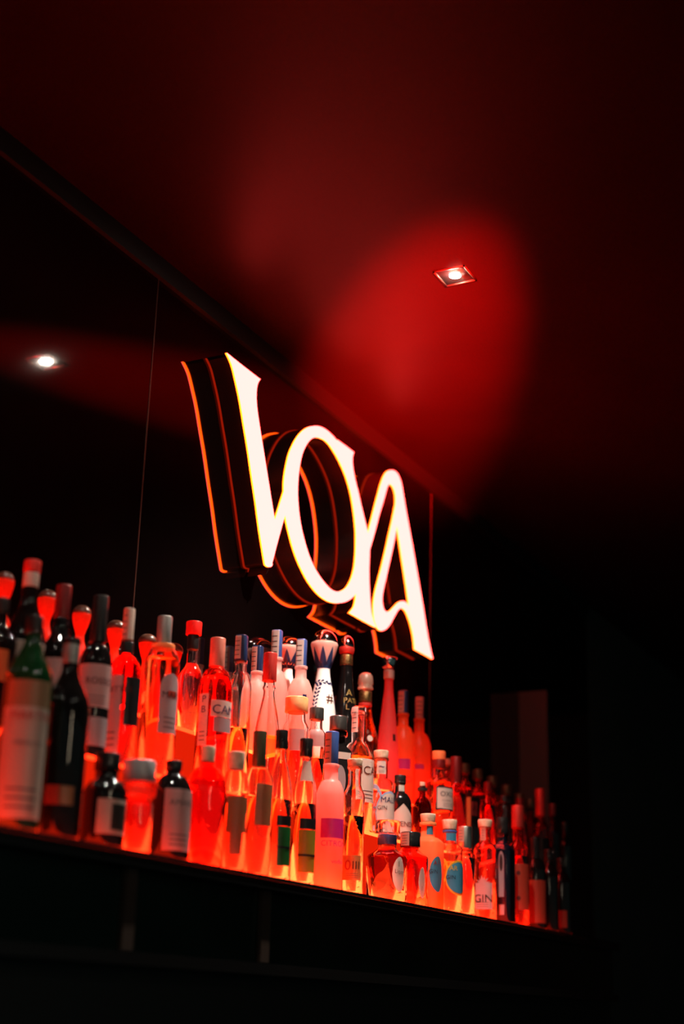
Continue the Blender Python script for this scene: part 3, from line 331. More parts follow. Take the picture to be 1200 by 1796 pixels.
    {'n': 'bottle', 'X': 4.2088, 'Y': 1.4835, 'Z': 1.99, 'H': 0.2742, 'R': 0.0235, 'label': 'tall dim red bottle rising highest at the right end', 'cat': 'bottle', 'kind': 'clear', 'glass': 'red_glass', 'mode': 'round', 'liquid': 'dark_red_liquid', 'fill': 0.8, 'sh': (0.1794, 0.1542), 'neck': 0.0135, 'cap': [0.1928, 0.0143, 'red_foil'], 'labels': [{'z': (0.0462, 0.1291), 'u': (-0.9, 0.9), 'm': 'black_paper'}]},
    {'n': 'bottle', 'X': 4.3128, 'Y': 1.4806, 'Z': 1.99, 'H': 0.2439, 'R': 0.0206, 'label': 'dim bottle with rounded stopper second from the right end', 'cat': 'bottle', 'kind': 'clear', 'glass': 'brown_glass', 'mode': 'round', 'liquid': 'dark_red_liquid', 'fill': 0.7, 'sh': (0.1819, 0.1545), 'neck': 0.0103, 'cap': [0.2059, 0.0112, 'wine_foil']},
    {'n': 'bottle', 'X': 4.4247, 'Y': 1.481, 'Z': 1.99, 'H': 0.2026, 'R': 0.021, 'label': 'shadowed bottle at the right end of the middle row', 'cat': 'bottle', 'kind': 'dark', 'glass': 'black_glass', 'mode': 'round', 'sh': (0.1537, 0.1276), 'neck': 0.0096, 'cap': [0.1746, 0.0105, 'black_plastic']},
    {'n': 'bottle', 'X': 2.435, 'Y': 1.595, 'Z': 2.12, 'H': 0.2338, 'R': 0.025, 'label': 'red-capped bottle with dark collar standing behind the bitter', 'cat': 'bottle', 'kind': 'clear', 'glass': 'clear_glass', 'mode': 'cos', 'liquid': 'pink_liquid', 'fill': 0.7, 'sh': (0.1516, 0.1163), 'neck': 0.0114, 'cap': [0.2062, 0.0165, 'bright_red_plastic'], 'rings': [(0.205, 0.1752, 0.0119, 'black_foil')]},
    {'n': 'bottle', 'X': 2.6987, 'Y': 1.5969, 'Z': 2.12, 'H': 0.2437, 'R': 0.0269, 'label': 'frosted bottle, navy stamp cap, left of the tallest frosted one', 'cat': 'bottle', 'kind': 'frost', 'glass': 'frost_clear', 'mode': 'round', 'sh': (0.1659, 0.1318), 'neck': 0.0122, 'cap': [0.1862, 0.0134, 'navy_foil', 4], 'labels': [{'z': (0.1887, 0.2412), 'u': (-0.98, -0.1), 'm': 'stamp_paper'}]},
    {'n': 'bottle', 'X': 2.7795, 'Y': 1.596, 'Z': 2.12, 'H': 0.2994, 'R': 0.0275, 'label': 'tallest frosted vodka bottle with white and blue stamp cap', 'cat': 'bottle', 'kind': 'frost', 'glass': 'frost_clear', 'mode': 'round', 'sh': (0.2075, 0.1608), 'neck': 0.0131, 'cap': [0.2349, 0.0131, 'blue_foil', 4], 'labels': [{'z': (0.2375, 0.2981), 'u': (-0.98, 0.35), 'm': 'stamp_paper'}]},
    {'n': 'bottle', 'X': 2.9029, 'Y': 1.6, 'Z': 2.12, 'H': 0.3078, 'R': 0.0297, 'label': 'frosted vodka bottle directly left of the painted ceramic bottle', 'cat': 'bottle', 'kind': 'frost', 'glass': 'frost_clear', 'mode': 'round', 'sh': (0.2157, 0.173), 'neck': 0.0135, 'cap': [0.2426, 0.0135, 'blue_foil', 4], 'labels': [{'z': (0.2453, 0.3051), 'u': (-0.98, 0.35), 'm': 'stamp_paper'}, {'z': (0.165, 0.173), 'u': (0.2, 0.5), 'm': 'navy_ink'}]},
    {'n': 'bottle', 'X': 2.9502, 'Y': 1.662, 'Z': 2.12, 'H': 0.3314, 'R': 0.0303, 'label': 'white painted ceramic bottle half hidden behind frosted vodka bottles', 'cat': 'bottle', 'kind': 'dark', 'glass': 'white_ceramic', 'mode': 'cos', 'cap': [0.2607, 0.0342, 'dome'], 'prof': [(0, 0.8), (0.02, 0.86), (0.2, 0.95), (0.35, 1), (0.5, 0.9), (0.62, 0.62), (0.72, 0.42), (0.8, 0.38), (0.86, 0.42)]},
    {'n': 'bottle', 'X': 3.0259, 'Y': 1.606, 'Z': 2.12, 'H': 0.3615, 'R': 0.036, 'label': 'white ceramic tequila bottle painted with blue leaves and silver dome stopper', 'cat': 'bottle', 'kind': 'dark', 'glass': 'white_ceramic', 'mode': 'cos', 'cap': [0.2728, 0.0333, 'dome'], 'prof': [(0, 0.8), (0.02, 0.9), (0.1, 1), (0.25, 1), (0.4, 0.92), (0.55, 0.72), (0.66, 0.5), (0.73, 0.42), (0.8, 0.38), (0.86, 0.42)], 'labels': [{'z': (0.0648, 0.277), 'u': (-1, 1), 'm': 'navy_ink', 'leaves': 1}, {'z': (0.1664, 0.2076), 'u': (0.35, 0.85), 'm': None, 'text': [('#', 0.1897, 0.62, 0.0266, 'brown_ink')]}]},
    {'n': 'bottle', 'X': 3.136, 'Y': 1.6014, 'Z': 2.12, 'H': 0.3732, 'R': 0.0314, 'label': 'matte black tequila bottle with gold foil and small silver dome', 'cat': 'bottle', 'kind': 'dark', 'glass': 'black_glass', 'mode': 'cos', 'sh': (0.2995, 0.1244), 'neck': 0.015, 'cap': [0.3254, 0.0191, 'dome_small'], 'rings': [(0.3225, 0.2967, 0.0157, 'gold_foil')], 'labels': [{'z': (0.1943, 0.2112), 'u': (-0.3, 0.95), 'm': None, 'text': [('PATRON', 0.2056, -0.2, 0.015, 'gold_ink'), ('A', 0.2254, 0.4, 0.0178, 'gold_ink'), ('L', 0.1887, 0.2, 0.015, 'gold_ink')]}]},
    {'n': 'bottle', 'X': 3.2538, 'Y': 1.6052, 'Z': 2.12, 'H': 0.3051, 'R': 0.0352, 'label': 'conical orange-red tequila bottle with crystal stopper and gold neck', 'cat': 'bottle', 'kind': 'clear', 'glass': 'clear_glass', 'mode': 'cos', 'liquid': 'orange_liquid', 'fill': 0.8, 'sh': (0.2145, 0.1168), 'neck': 0.0162, 'cap': [0.2582, 0.0211, 'crystal'], 'rings': [(0.2552, 0.229, 0.0162, 'gold_foil'), (0.2261, 0.2174, 0.0162, 'red_foil')], 'labels': [{'z': (0.1425, 0.1539), 'u': (0.1, 0.95), 'm': None, 'text': [('Reserva', 0.1482, 0.15, 0.0127, 'brown_ink')]}, {'z': (0.1253, 0.141), 'u': (0.2, 0.6), 'm': 'ivory_paper', 'oval': 1}]},
    {'n': 'bottle', 'X': 3.3774, 'Y': 1.5989, 'Z': 2.12, 'H': 0.3708, 'R': 0.0289, 'label': 'tall slender frosted pink bottle with flared steel stopper', 'cat': 'bottle', 'kind': 'frost', 'glass': 'frost_rose', 'mode': 'cos', 'cap': [0.3434, 0.0202, 'flare'], 'prof': [(0, 0.9), (0.01, 1), (0.3, 0.98), (0.5, 0.78), (0.7, 0.5), (0.8, 0.38), (1, 0.36)], 'rings': [(0.3373, 0.3146, 0.0137, 'ivory_paper')], 'labels': [{'z': (0.3161, 0.3434), 'u': (-0.9, -0.1), 'm': 'stamp_red'}, {'z': (0.1491, 0.1667), 'u': (0.5, 0.75), 'm': 'black_paper'}]},
    {'n': 'bottle', 'X': 3.4774, 'Y': 1.6025, 'Z': 2.12, 'H': 0.3035, 'R': 0.0325, 'label': 'glowing orange frosted vodka bottle with navy half cap', 'cat': 'bottle', 'kind': 'frost', 'glass': 'frost_orange_red', 'mode': 'round', 'sh': (0.2103, 0.1619), 'neck': 0.0141, 'cap': [0.2407, 0.0148, 'navy_foil', 4], 'labels': [{'z': (0.2437, 0.3005), 'u': (-0.98, 0.1), 'm': 'stamp_red'}, {'z': (0.0916, 0.1184), 'u': (-0.5, 0.6), 'm': 'magenta_paper'}, {'z': (0.0501, 0.0708), 'u': (-0.5, 0.7), 'm': None, 'text': [('Y CI', 0.0649, -0.4, 0.0177, 'red_ink')]}]},
    {'n': 'bottle', 'X': 3.5834, 'Y': 1.6033, 'Z': 2.12, 'H': 0.3079, 'R': 0.0333, 'label': 'glowing red-orange frosted vodka bottle standing furthest right of its kind', 'cat': 'bottle', 'kind': 'frost', 'glass': 'frost_orange_red', 'mode': 'round', 'sh': (0.211, 0.1647), 'neck': 0.0136, 'cap': [0.2467, 0.0136, 'navy_foil'], 'labels': [{'z': (0.2483, 0.3063), 'u': (-0.75, 0.75), 'm': 'stamp_red'}, {'z': (0.108, 0.1202), 'u': (-0.4, 0.4), 'm': 'magenta_paper'}]},
    {'n': 'bottle', 'X': 3.7564, 'Y': 1.5951, 'Z': 2.12, 'H': 0.1661, 'R': 0.0251, 'label': 'small speckled red bottle with cork between orange gin and capsule bottle', 'cat': 'bottle', 'kind': 'clear', 'glass': 'clear_glass', 'mode': 'round', 'liquid': 'red_liquid', 'fill': 0.6, 'sh': (0.1343, 0.1138), 'neck': 0.011, 'cap': [0.1502, 0.0126, 'cork']},
    {'n': 'carafe', 'X': 1.8935, 'Y': 1.636, 'Z': 2.12, 'H': 0.1933, 'R': 0.0222, 'label': 'red lit ball-stoppered carafe at the left edge of the frame', 'cat': 'carafe', 'kind': 'frost', 'glass': 'frost_red', 'mode': 'cos', 'cap': [0.1757, 0.0125, 'dark_knob'], 'prof': [(0, 0.6), (0.02, 0.8), (0.3, 0.9), (0.5, 0.8), (0.62, 0.45), (0.68, 0.36), (0.72, 0.4), (0.8, 0.62), (0.88, 0.78), (0.94, 0.74), (0.98, 0.5), (1, 0.1)], 'group': 'ball-stoppered carafes along the mirror'},
    {'n': 'carafe', 'X': 2.0133, 'Y': 1.636, 'Z': 2.12, 'H': 0.1925, 'R': 0.0224, 'label': 'ball-stoppered carafe, second from the left, beside a deep red capsule', 'cat': 'carafe', 'kind': 'frost', 'glass': 'frost_red', 'mode': 'cos', 'cap': [0.1744, 0.0131, 'dark_knob'], 'prof': [(0, 0.6), (0.02, 0.8), (0.3, 0.9), (0.5, 0.8), (0.62, 0.45), (0.68, 0.36), (0.72, 0.4), (0.8, 0.62), (0.88, 0.78), (0.94, 0.74), (0.98, 0.5), (1, 0.1)], 'group': 'ball-stoppered carafes along the mirror'},
    {'n': 'carafe', 'X': 2.1164, 'Y': 1.636, 'Z': 2.12, 'H': 0.1905, 'R': 0.0223, 'label': 'ball-stoppered carafe glowing left of the tall black capsule', 'cat': 'carafe', 'kind': 'frost', 'glass': 'frost_red', 'mode': 'cos', 'cap': [0.1718, 0.0135, 'dark_knob'], 'prof': [(0, 0.6), (0.02, 0.8), (0.3, 0.9), (0.5, 0.8), (0.62, 0.45), (0.68, 0.36), (0.72, 0.4), (0.8, 0.62), (0.88, 0.78), (0.94, 0.74), (0.98, 0.5), (1, 0.1)], 'group': 'ball-stoppered carafes along the mirror'},
    {'n': 'carafe', 'X': 2.2263, 'Y': 1.636, 'Z': 2.12, 'H': 0.1893, 'R': 0.0223, 'label': 'ball-stoppered carafe between the black capsule and half white stamp', 'cat': 'carafe', 'kind': 'frost', 'glass': 'frost_red', 'mode': 'cos', 'cap': [0.1701, 0.014, 'dark_knob'], 'prof': [(0, 0.6), (0.02, 0.8), (0.3, 0.9), (0.5, 0.8), (0.62, 0.45), (0.68, 0.36), (0.72, 0.4), (0.8, 0.62), (0.88, 0.78), (0.94, 0.74), (0.98, 0.5), (1, 0.1)], 'group': 'ball-stoppered carafes along the mirror'},
    {'n': 'carafe', 'X': 2.3338, 'Y': 1.636, 'Z': 2.12, 'H': 0.188, 'R': 0.0222, 'label': 'ball-stoppered carafe peeking out behind the grey capped aperitif bottle', 'cat': 'carafe', 'kind': 'frost', 'glass': 'frost_red', 'mode': 'cos', 'cap': [0.1682, 0.0144, 'dark_knob'], 'prof': [(0, 0.6), (0.02, 0.8), (0.3, 0.9), (0.5, 0.8), (0.62, 0.45), (0.68, 0.36), (0.72, 0.4), (0.8, 0.62), (0.88, 0.78), (0.94, 0.74), (0.98, 0.5), (1, 0.1)], 'group': 'ball-stoppered carafes along the mirror'},
    {'n': 'carafe', 'X': 2.4286, 'Y': 1.636, 'Z': 2.12, 'H': 0.1916, 'R': 0.022, 'label': 'ball-stoppered carafe just left of the bright red screw cap', 'cat': 'carafe', 'kind': 'frost', 'glass': 'frost_red', 'mode': 'cos', 'cap': [0.1713, 0.0148, 'dark_knob'], 'prof': [(0, 0.6), (0.02, 0.8), (0.3, 0.9), (0.5, 0.8), (0.62, 0.45), (0.68, 0.36), (0.72, 0.4), (0.8, 0.62), (0.88, 0.78), (0.94, 0.74), (0.98, 0.5), (1, 0.1)], 'group': 'ball-stoppered carafes along the mirror'},
    {'n': 'carafe', 'X': 2.6064, 'Y': 1.636, 'Z': 2.12, 'H': 0.1781, 'R': 0.0222, 'label': 'ball-stoppered carafe shining orange right of the bitter bottle', 'cat': 'carafe', 'kind': 'frost', 'glass': 'frost_red', 'mode': 'cos', 'cap': [0.1569, 0.0156, 'dark_knob'], 'prof': [(0, 0.6), (0.02, 0.8), (0.3, 0.9), (0.5, 0.8), (0.62, 0.45), (0.68, 0.36), (0.72, 0.4), (0.8, 0.62), (0.88, 0.78), (0.94, 0.74), (0.98, 0.5), (1, 0.1)], 'group': 'ball-stoppered carafes along the mirror'},
    {'n': 'bottle', 'X': 3.8834, 'Y': 1.5942, 'Z': 2.12, 'H': 0.1735, 'R': 0.0242, 'label': 'dim capped red bottle behind the deep red capsule bottle', 'cat': 'bottle', 'kind': 'clear', 'glass': 'red_glass', 'mode': 'round', 'liquid': 'red_liquid', 'fill': 0.7, 'sh': (0.1247, 0.1005), 'neck': 0.0105, 'cap': [0.1458, 0.0145, 'olive_foil'], 'group': 'dark-capped red bottles at the right of the back row'},
    {'n': 'bottle', 'X': 3.9832, 'Y': 1.5938, 'Z': 2.12, 'H': 0.1726, 'R': 0.0238, 'label': 'red bottle with dark gold cap, second of the dim back row', 'cat': 'bottle', 'kind': 'clear', 'glass': 'red_glass', 'mode': 'round', 'liquid': 'red_liquid', 'fill': 0.7, 'sh': (0.123, 0.0983), 'neck': 0.0107, 'cap': [0.1444, 0.0148, 'olive_foil'], 'group': 'dark-capped red bottles at the right of the back row'},
    {'n': 'bottle', 'X': 4.0963, 'Y': 1.5935, 'Z': 2.12, 'H': 0.1698, 'R': 0.0235, 'label': 'red bottle with dark cap rising behind the cork-topped pink gin', 'cat': 'bottle', 'kind': 'clear', 'glass': 'red_glass', 'mode': 'round', 'liquid': 'red_liquid', 'fill': 0.7, 'sh': (0.1191, 0.0939), 'neck': 0.0109, 'cap': [0.141, 0.0151, 'olive_foil'], 'group': 'dark-capped red bottles at the right of the back row'},
    {'n': 'bottle', 'X': 4.2144, 'Y': 1.5932, 'Z': 2.12, 'H': 0.1599, 'R': 0.0232, 'label': 'red bottle with murky cap behind the broad black lid', 'cat': 'bottle', 'kind': 'clear', 'glass': 'red_glass', 'mode': 'round', 'liquid': 'red_liquid', 'fill': 0.7, 'sh': (0.1082, 0.0825), 'neck': 0.0112, 'cap': [0.1305, 0.0155, 'olive_foil'], 'group': 'dark-capped red bottles at the right of the back row'},
    {'n': 'bottle', 'X': 4.3275, 'Y': 1.5928, 'Z': 2.12, 'H': 0.1498, 'R': 0.0228, 'label': 'red bottle with small dark cap behind the rust labelled one', 'cat': 'bottle', 'kind': 'clear', 'glass': 'red_glass', 'mode': 'round', 'liquid': 'red_liquid', 'fill': 0.7, 'sh': (0.0972, 0.071), 'neck': 0.0114, 'cap': [0.1199, 0.0158, 'olive_foil'], 'group': 'dark-capped red bottles at the right of the back row'},
    {'n': 'bottle', 'X': 4.4244, 'Y': 1.5923, 'Z': 2.12, 'H': 0.1473, 'R': 0.0223, 'label': 'last red capped bottle of the dim back row', 'cat': 'bottle', 'kind': 'clear', 'glass': 'red_glass', 'mode': 'round', 'liquid': 'red_liquid', 'fill': 0.7, 'sh': (0.0937, 0.0671), 'neck': 0.0116, 'cap': [0.1169, 0.0161, 'olive_foil'], 'group': 'dark-capped red bottles at the right of the back row'},
]
SIGN_OUTER = [[(2.5653, 3.0243), (2.6372, 3.0228), (2.7193, 3.0224)], [(2.7193, 3.0224), (2.7073, 3.0029), (2.7049, 2.9746), (2.7116, 2.9432), (2.7256, 2.908), (2.7535, 2.8441), (2.7855, 2.7715), (2.8173, 2.7004)], [(2.8179, 2.6978), (2.8375, 2.7425), (2.856, 2.7855)], [(2.856, 2.7855), (2.8548, 2.8098), (2.8594, 2.8405), (2.8733, 2.8873), (2.8986, 2.9304), (2.9253, 2.9619), (2.9588, 2.9893), (2.9989, 3.0094), (3.0335, 3.0191), (3.0693, 3.0215), (3.106, 3.0173), (3.1333, 3.0093)], [(3.1333, 3.0093), (3.1217, 3.0172)], [(3.1217, 3.0172), (3.1713, 3.0178), (3.2181, 3.0175)], [(3.2181, 3.0175), (3.2114, 3.0003), (3.2136, 2.9782), (3.2279, 2.9467), (3.2489, 2.9173), (3.2754, 2.876), (3.3158, 2.8183)], [(3.3158, 2.8183), (3.3535, 2.9059), (3.3765, 2.9578), (3.3925, 2.9916), (3.4101, 3.019), (3.4283, 3.0364), (3.4491, 3.0475), (3.4724, 3.0537), (3.4941, 3.0521), (3.5109, 3.0418), (3.5246, 3.0245), (3.552, 2.9655), (3.5934, 2.8864), (3.6351, 2.8022), (3.6769, 2.7178), (3.7071, 2.6491), (3.7286, 2.6092), (3.7513, 2.5755)], [(3.7513, 2.5755), (3.6917, 2.5757), (3.6281, 2.5751)], [(3.6281, 2.5751), (3.6183, 2.609), (3.601, 2.6373), (3.5784, 2.6596), (3.5586, 2.6708), (3.5349, 2.6703), (3.514, 2.6603), (3.4937, 2.6405), (3.4687, 2.6129), (3.4439, 2.5915), (3.4141, 2.5767), (3.389, 2.5764), (3.3706, 2.5895), (3.3617, 2.6094), (3.3602, 2.64), (3.3695, 2.6737), (3.3877, 2.7146), (3.4062, 2.7539), (3.4295, 2.809), (3.4503, 2.8618), (3.4675, 2.9049), (3.4791, 2.9371), (3.4866, 2.9635), (3.4836, 2.9865), (3.469, 3.0033), (3.4444, 3.0045), (3.4272, 2.9877), (3.408, 2.9471), (3.3796, 2.8911), (3.3521, 2.8294), (3.3267, 2.7777)], [(3.3267, 2.7777), (3.3263, 2.7469), (3.3259, 2.7154), (3.3313, 2.6679), (3.3426, 2.6178), (3.3555, 2.5937), (3.3742, 2.5763)], [(3.3742, 2.5763), (3.3011, 2.5758), (3.2182, 2.5765)], [(3.2182, 2.5765), (3.2412, 2.5961), (3.2514, 2.616), (3.2548, 2.6386)], [(3.2548, 2.6386), (3.2279, 2.6176), (3.1965, 2.6004), (3.1565, 2.5861), (3.1169, 2.5779), (3.0733, 2.5769), (3.0299, 2.5847), (2.9866, 2.6017), (2.9431, 2.6303), (2.9123, 2.6599), (2.8878, 2.6933), (2.8749, 2.7137), (2.8662, 2.7314)], [(2.8662, 2.7314), (2.8499, 2.6897), (2.8339, 2.6486), (2.8215, 2.6132), (2.8117, 2.5859)], [(2.8166, 2.5935), (2.8129, 2.5853), (2.7995, 2.5799), (2.787, 2.5802), (2.7824, 2.5837)], [(2.7824, 2.5837), (2.7683, 2.6151), (2.7486, 2.6608), (2.7281, 2.7161), (2.7042, 2.7735), (2.6801, 2.8341), (2.6569, 2.885), (2.6338, 2.9359), (2.612, 2.9738), (2.5909, 3.0051), (2.5653, 3.0243)]]
SIGN_HOLES = [[[(3.0096, 2.9826), (3.0356, 2.9892), (3.0669, 2.9906), (3.0991, 2.9824), (3.1371, 2.9647), (3.1761, 2.9378), (3.2065, 2.9031), (3.228, 2.8607), (3.242, 2.8158), (3.2468, 2.7816), (3.2464, 2.7371), (3.24, 2.7), (3.2223, 2.6646), (3.1944, 2.6353), (3.1546, 2.6157), (3.1148, 2.6105), (3.0703, 2.6206), (3.0259, 2.6395), (2.9901, 2.6665), (2.9625, 2.6997), (2.9415, 2.7347), (2.9275, 2.776), (2.9218, 2.8159), (2.9247, 2.8633), (2.9377, 2.9106), (2.9604, 2.9469), (2.9844, 2.9697), (3.0096, 2.9826)]], [[(3.4965, 2.9031), (3.486, 2.8681), (3.4707, 2.8258), (3.4516, 2.7784), (3.4328, 2.7317), (3.4161, 2.6907), (3.4101, 2.6665), (3.414, 2.6473), (3.4246, 2.6365), (3.442, 2.636), (3.4623, 2.6439), (3.4876, 2.6618), (3.5133, 2.6799), (3.5395, 2.6914), (3.5665, 2.6938), (3.5874, 2.6866)], [(3.5874, 2.6866), (3.5648, 2.7448), (3.5412, 2.7994), (3.5176, 2.854), (3.4965, 2.9031)]]]

# ------------------------------------------------------------ illuminated sign
def catmull(pts, k=5):
    if len(pts) < 3: return list(pts)
    P = [pts[0]] + list(pts) + [pts[-1]]; out = []
    for i in range(1, len(P) - 2):
        p0, p1, p2, p3 = P[i-1], P[i], P[i+1], P[i+2]
        for j in range(k):
            t = j/k
            out.append(tuple(.5*((2*p1[a]) + (-p0[a]+p2[a])*t + (2*p0[a]-5*p1[a]+4*p2[a]-p3[a])*t*t + (-p0[a]+3*p1[a]-3*p2[a]+p3[a])*t**3) for a in (0, 1)))
    out.append(tuple(pts[-1])); return out
def path(segs):
    out = []
    for s in segs:
        q = catmull(s)
        if out: q = q[1:]
        out += q
    if math.dist(out[0], out[-1]) < .003: out.pop()
    return out
def chaikin_hole(segs):
    return path(segs)
loops = [path(SIGN_OUTER)] + [path(h) if isinstance(h[0][0], (list, tuple)) else path([h]) for h in SIGN_HOLES]
FY = 1.638
sx, sz = 3.0, EYE + 1.12
def sign_curve(name, y0, y1, fill, m, parent, extra=0):
    cu = bpy.data.curves.new(name, 'CURVE'); cu.dimensions = '2D'; cu.fill_mode = 'BOTH'; cu.extrude = (y1 - y0)/2
    for lp in loops:
        sp = cu.splines.new('POLY'); sp.points.add(len(lp) - 1); sp.use_cyclic_u = True
        for p, (x, z) in zip(sp.points, lp): p.co = (x - sx, z - sz, 0, 1)
    if extra: cu.offset = extra
    o = bpy.data.objects.new(name, cu); C.objects.link(o); dg = bpy.context.evaluated_depsgraph_get(); dg.update()
    me = bpy.data.meshes.new_from_object(o.evaluated_get(dg)); bpy.data.objects.remove(o)
    me.transform(Matrix.Rotation(PI/2, 4, 'X')); me.transform(Matrix.Translation((0, (y0 + y1)/2 - WALL, 0)))
    me.materials.clear(); me.materials.append(m)
    r = bpy.data.objects.new(name, me); C.objects.link(r); r.parent = parent; return r
face_m = emis('sign_face_light', (24, .9, .82), 1)
rim_m = emis('sign_rim_light', (20, 1.2, .03), 1)
halo_m = emis('sign_halo_light', (.3, .008, .001), 1)
side_m = pbsdf('sign_black_return', (.006, .005, .005), .3)
sign = thing('illuminated_sign', 'large glowing white letter sign with deep black sides on the black wall', 'sign', (sx, WALL, sz))
sign_curve('lit_face', FY, FY + .0015, True, face_m, sign)
sign_curve('lit_rim', FY + .0016, FY + .0055, True, rim_m, sign)
sign_curve('letter_body', FY + .0062, WALL - .005, True, side_m, sign, -.0035)
sign_curve('halo_strip', WALL - .0048, WALL - .0006, True, halo_m, sign, -.0015)

# ------------------------------------------------------------ bottle builder
WT = .0022
def ang(u): return math.asin(max(-1, min(1, u))) if abs(u) <= 1 else math.copysign(PI/2 + (abs(u) - 1)*1.1, u)
def interp(tab, z):
    if z <= tab[0][0]: return tab[0][1]
    for (a, ra), (b, rb) in zip(tab, tab[1:]):
        if z <= b: return ra + (rb - ra)*(z - a)/(b - a) if b > a else rb
    return tab[-1][1]
def make_text(txt, size, left=False):
    cu = bpy.data.curves.new('text', 'FONT'); cu.body = txt; cu.size = size*1.25; cu.align_x = 'LEFT' if left else 'CENTER'; cu.align_y = 'CENTER'; cu.resolution_u = 3
    o = bpy.data.objects.new('text', cu); C.objects.link(o); dg = bpy.context.evaluated_depsgraph_get(); dg.update()
    me = bpy.data.meshes.new_from_object(o.evaluated_get(dg)); bpy.data.objects.remove(o); bpy.data.curves.remove(cu); return me
def build_bottle(s):
    root = thing(s['n'], s['label'], s['cat'], (s['X'], s['Y'], s['Z']), s.get('group'))
    H, R, n, yaw = s['H'], s['R'], s.get('pow', 2), s.get('yaw', 0)
    cap = s.get('cap'); zc = cap[0] if cap else H
    body = []
    if 'prof' in s:
        body = [(t*H, r*R) for t, r in s['prof']]
        if len(body) < 16:
            fine = []
            P = [body[0]] + body + [body[-1]]
            for i in range(1, len(P) - 2):
                p0, p1, p2, p3 = P[i-1:i+3]
                for j in range(4):
                    t = j/4; z = p1[0] + (p2[0] - p1[0])*t
                    m1 = (p2[1]-p0[1])/max(1e-6, p2[0]-p0[0]); m2 = (p3[1]-p1[1])/max(1e-6, p3[0]-p1[0]); h = p2[0]-p1[0]
                    r = (2*t**3-3*t*t+1)*p1[1] + (t**3-2*t*t+t)*h*m1 + (-2*t**3+3*t*t)*p2[1] + (t**3-t*t)*h*m2
                    fine.append((z, max(.001, r)))
            body = fine + [body[-1]]
        if cap and cap[2] not in ('dome',): body = [p for p in body if p[0] < zc] + [(zc + .002, interp(body, zc))]
    else:
        zn, zs = s['sh']; rn = s['neck']
        if zs > zn: zn, zs = zs, zn
        body = [(0, R*.86), (.0015, R*.95), (.005, R), (zs, R)]
        N = 9
        for k in range(1, N + 1):
            t = k/N
            if s['mode'] == 'round':
                r = R if t == 0 else rn + (R - rn)*math.sqrt(max(0, 1 - t**2.0))*.72 + (R - rn)*.28*(1 + math.cos(PI*t))/2
            else: r = rn + (R - rn)*(1 + math.cos(PI*t))/2
            body.append((zs + (zn - zs)*t, r))
        top = (zc + .002) if cap else H
        if top > zn + .004:
            body.append(((zn + top)/2, rn*.97))
            if not s.get('rings') and top - zn > .02: body += [(top - .008, rn*.97), (top - .0065, rn*1.12), (top - .001, rn*1.12)]
            body.append((top, rn*.97))
    # outer radius table for labels
    tab = [p for p in body if p[0] < zc]
    rings = s.get('rings', [])
    def surf(z):
        r = interp(tab, z)
        if cap and z >= zc and cap[2] not in ('dome',): r = max(cap[1], 0)
        for a, b, rr, m in rings:
            if min(a, b) <= z <= max(a, b): r = max(r, rr)
        return r
    # body
    kind = s['kind']
    bm = bmesh.new(); lathe(bm, body, n, yaw)
    if kind == 'clear':
        zt = body[-1][0] - .001
        inner = [(.007, max(.002, interp(body, .007)*.7))] + [(z, max(.0015, r - WT)) for z, r in body if .009 < z < zt - .001] + [(zt, max(.0015, body[-1][1] - WT))]
        lathe(bm, inner, n, yaw, flip=True)
    finish('glass' if kind != 'dark' or 'ceramic' not in s['glass'] else 'body', bm, s['glass'], root)
    if kind == 'clear' and 'liquid' in s:
        zf = s['fill']*(body[-1][0])
        G = .0003
        liq = [(z + (G if i == 0 else 0), max(.001, r - G)) for i, (z, r) in enumerate(inner) if z < zf] 
        liq.append((zf, max(.001, interp(inner, zf) - G)))
        bm = bmesh.new(); lathe(bm, liq, n, yaw); finish('liquid', bm, s['liquid'], root)
    # rings / foils
    for a, b, rr, m in rings:
        z0, z1 = min(a, b), max(a, b); r1 = max(rr, interp(tab, z0) + .0004)
        bm = bmesh.new(); lathe(bm, [(z0, r1*.98), (z0 + .001, r1), (z1 - .001, r1), (z1, r1*.98)]); finish('neck_band', bm, m, root)
    # cap
    if cap:
        rc, cm = cap[1], cap[2]; cn = cap[3] if len(cap) > 3 else 2; h = H - zc
        bm = bmesh.new()
        if cm == 'dome':
            zr = zc; hh = H - zr
            lathe(bm, [(zr, rc*.5), (zr + hh*.05, rc*.6), (zr + hh*.5, rc*.95), (zr + hh*.58, rc), (zr + hh*.62, rc*.96)]); finish('stopper_collar', bm, frosted('salmon_collar', (.85, .5, .42), .3), root)
            bm = bmesh.new(); z2 = zr + hh*.62; lathe(bm, [(z2 + (H - z2)*math.sin(a*PI/20), rc*.93*math.cos(a*PI/20) + .0005) for a in range(0, 11)]); finish('stopper_dome', bm, 'chrome', root)
            # zigzag crown painted below the collar
            bm = bmesh.new(); nz = 8; zb = zr - .008; zm = zr + hh*.06
            NN = 64
            for k in range(NN):
                a0, a1 = 2*PI*k/NN, 2*PI*(k+1)/NN
                def zt_(a): q = (a*nz/(2*PI)) % 1; return zm + hh*.42*(1 - abs(2*q - 1))
                def rr_(z): return (interp(tab, z) + .0008) if z < zr - .0005 else max(interp(tab, z) + .0008, interp([(zr, rc*.5), (zr + hh*.05, rc*.6), (zr + hh*.5, rc*.95)], z) + .0012)
                q = []
                for a, b in ((a0, a1),):
                    col = []
                    for aa in (a, b):
                        c = []
                        for j in range(5):
                            z = zb + (zt_(aa) - zb)*j/4; r = rr_(z); c.append(bm.verts.new((r*math.cos(aa), r*math.sin(aa), z)))
                        col.append(c)
                    for j in range(4): bm.faces.new([col[0][j], col[1][j], col[1][j+1], col[0][j+1]])
            bmesh.ops.remove_doubles(bm, verts=bm.verts[:], dist=1e-5)
            finish('painted_crown', bm, 'navy_foil', root)
        elif cm == 'dome_small':
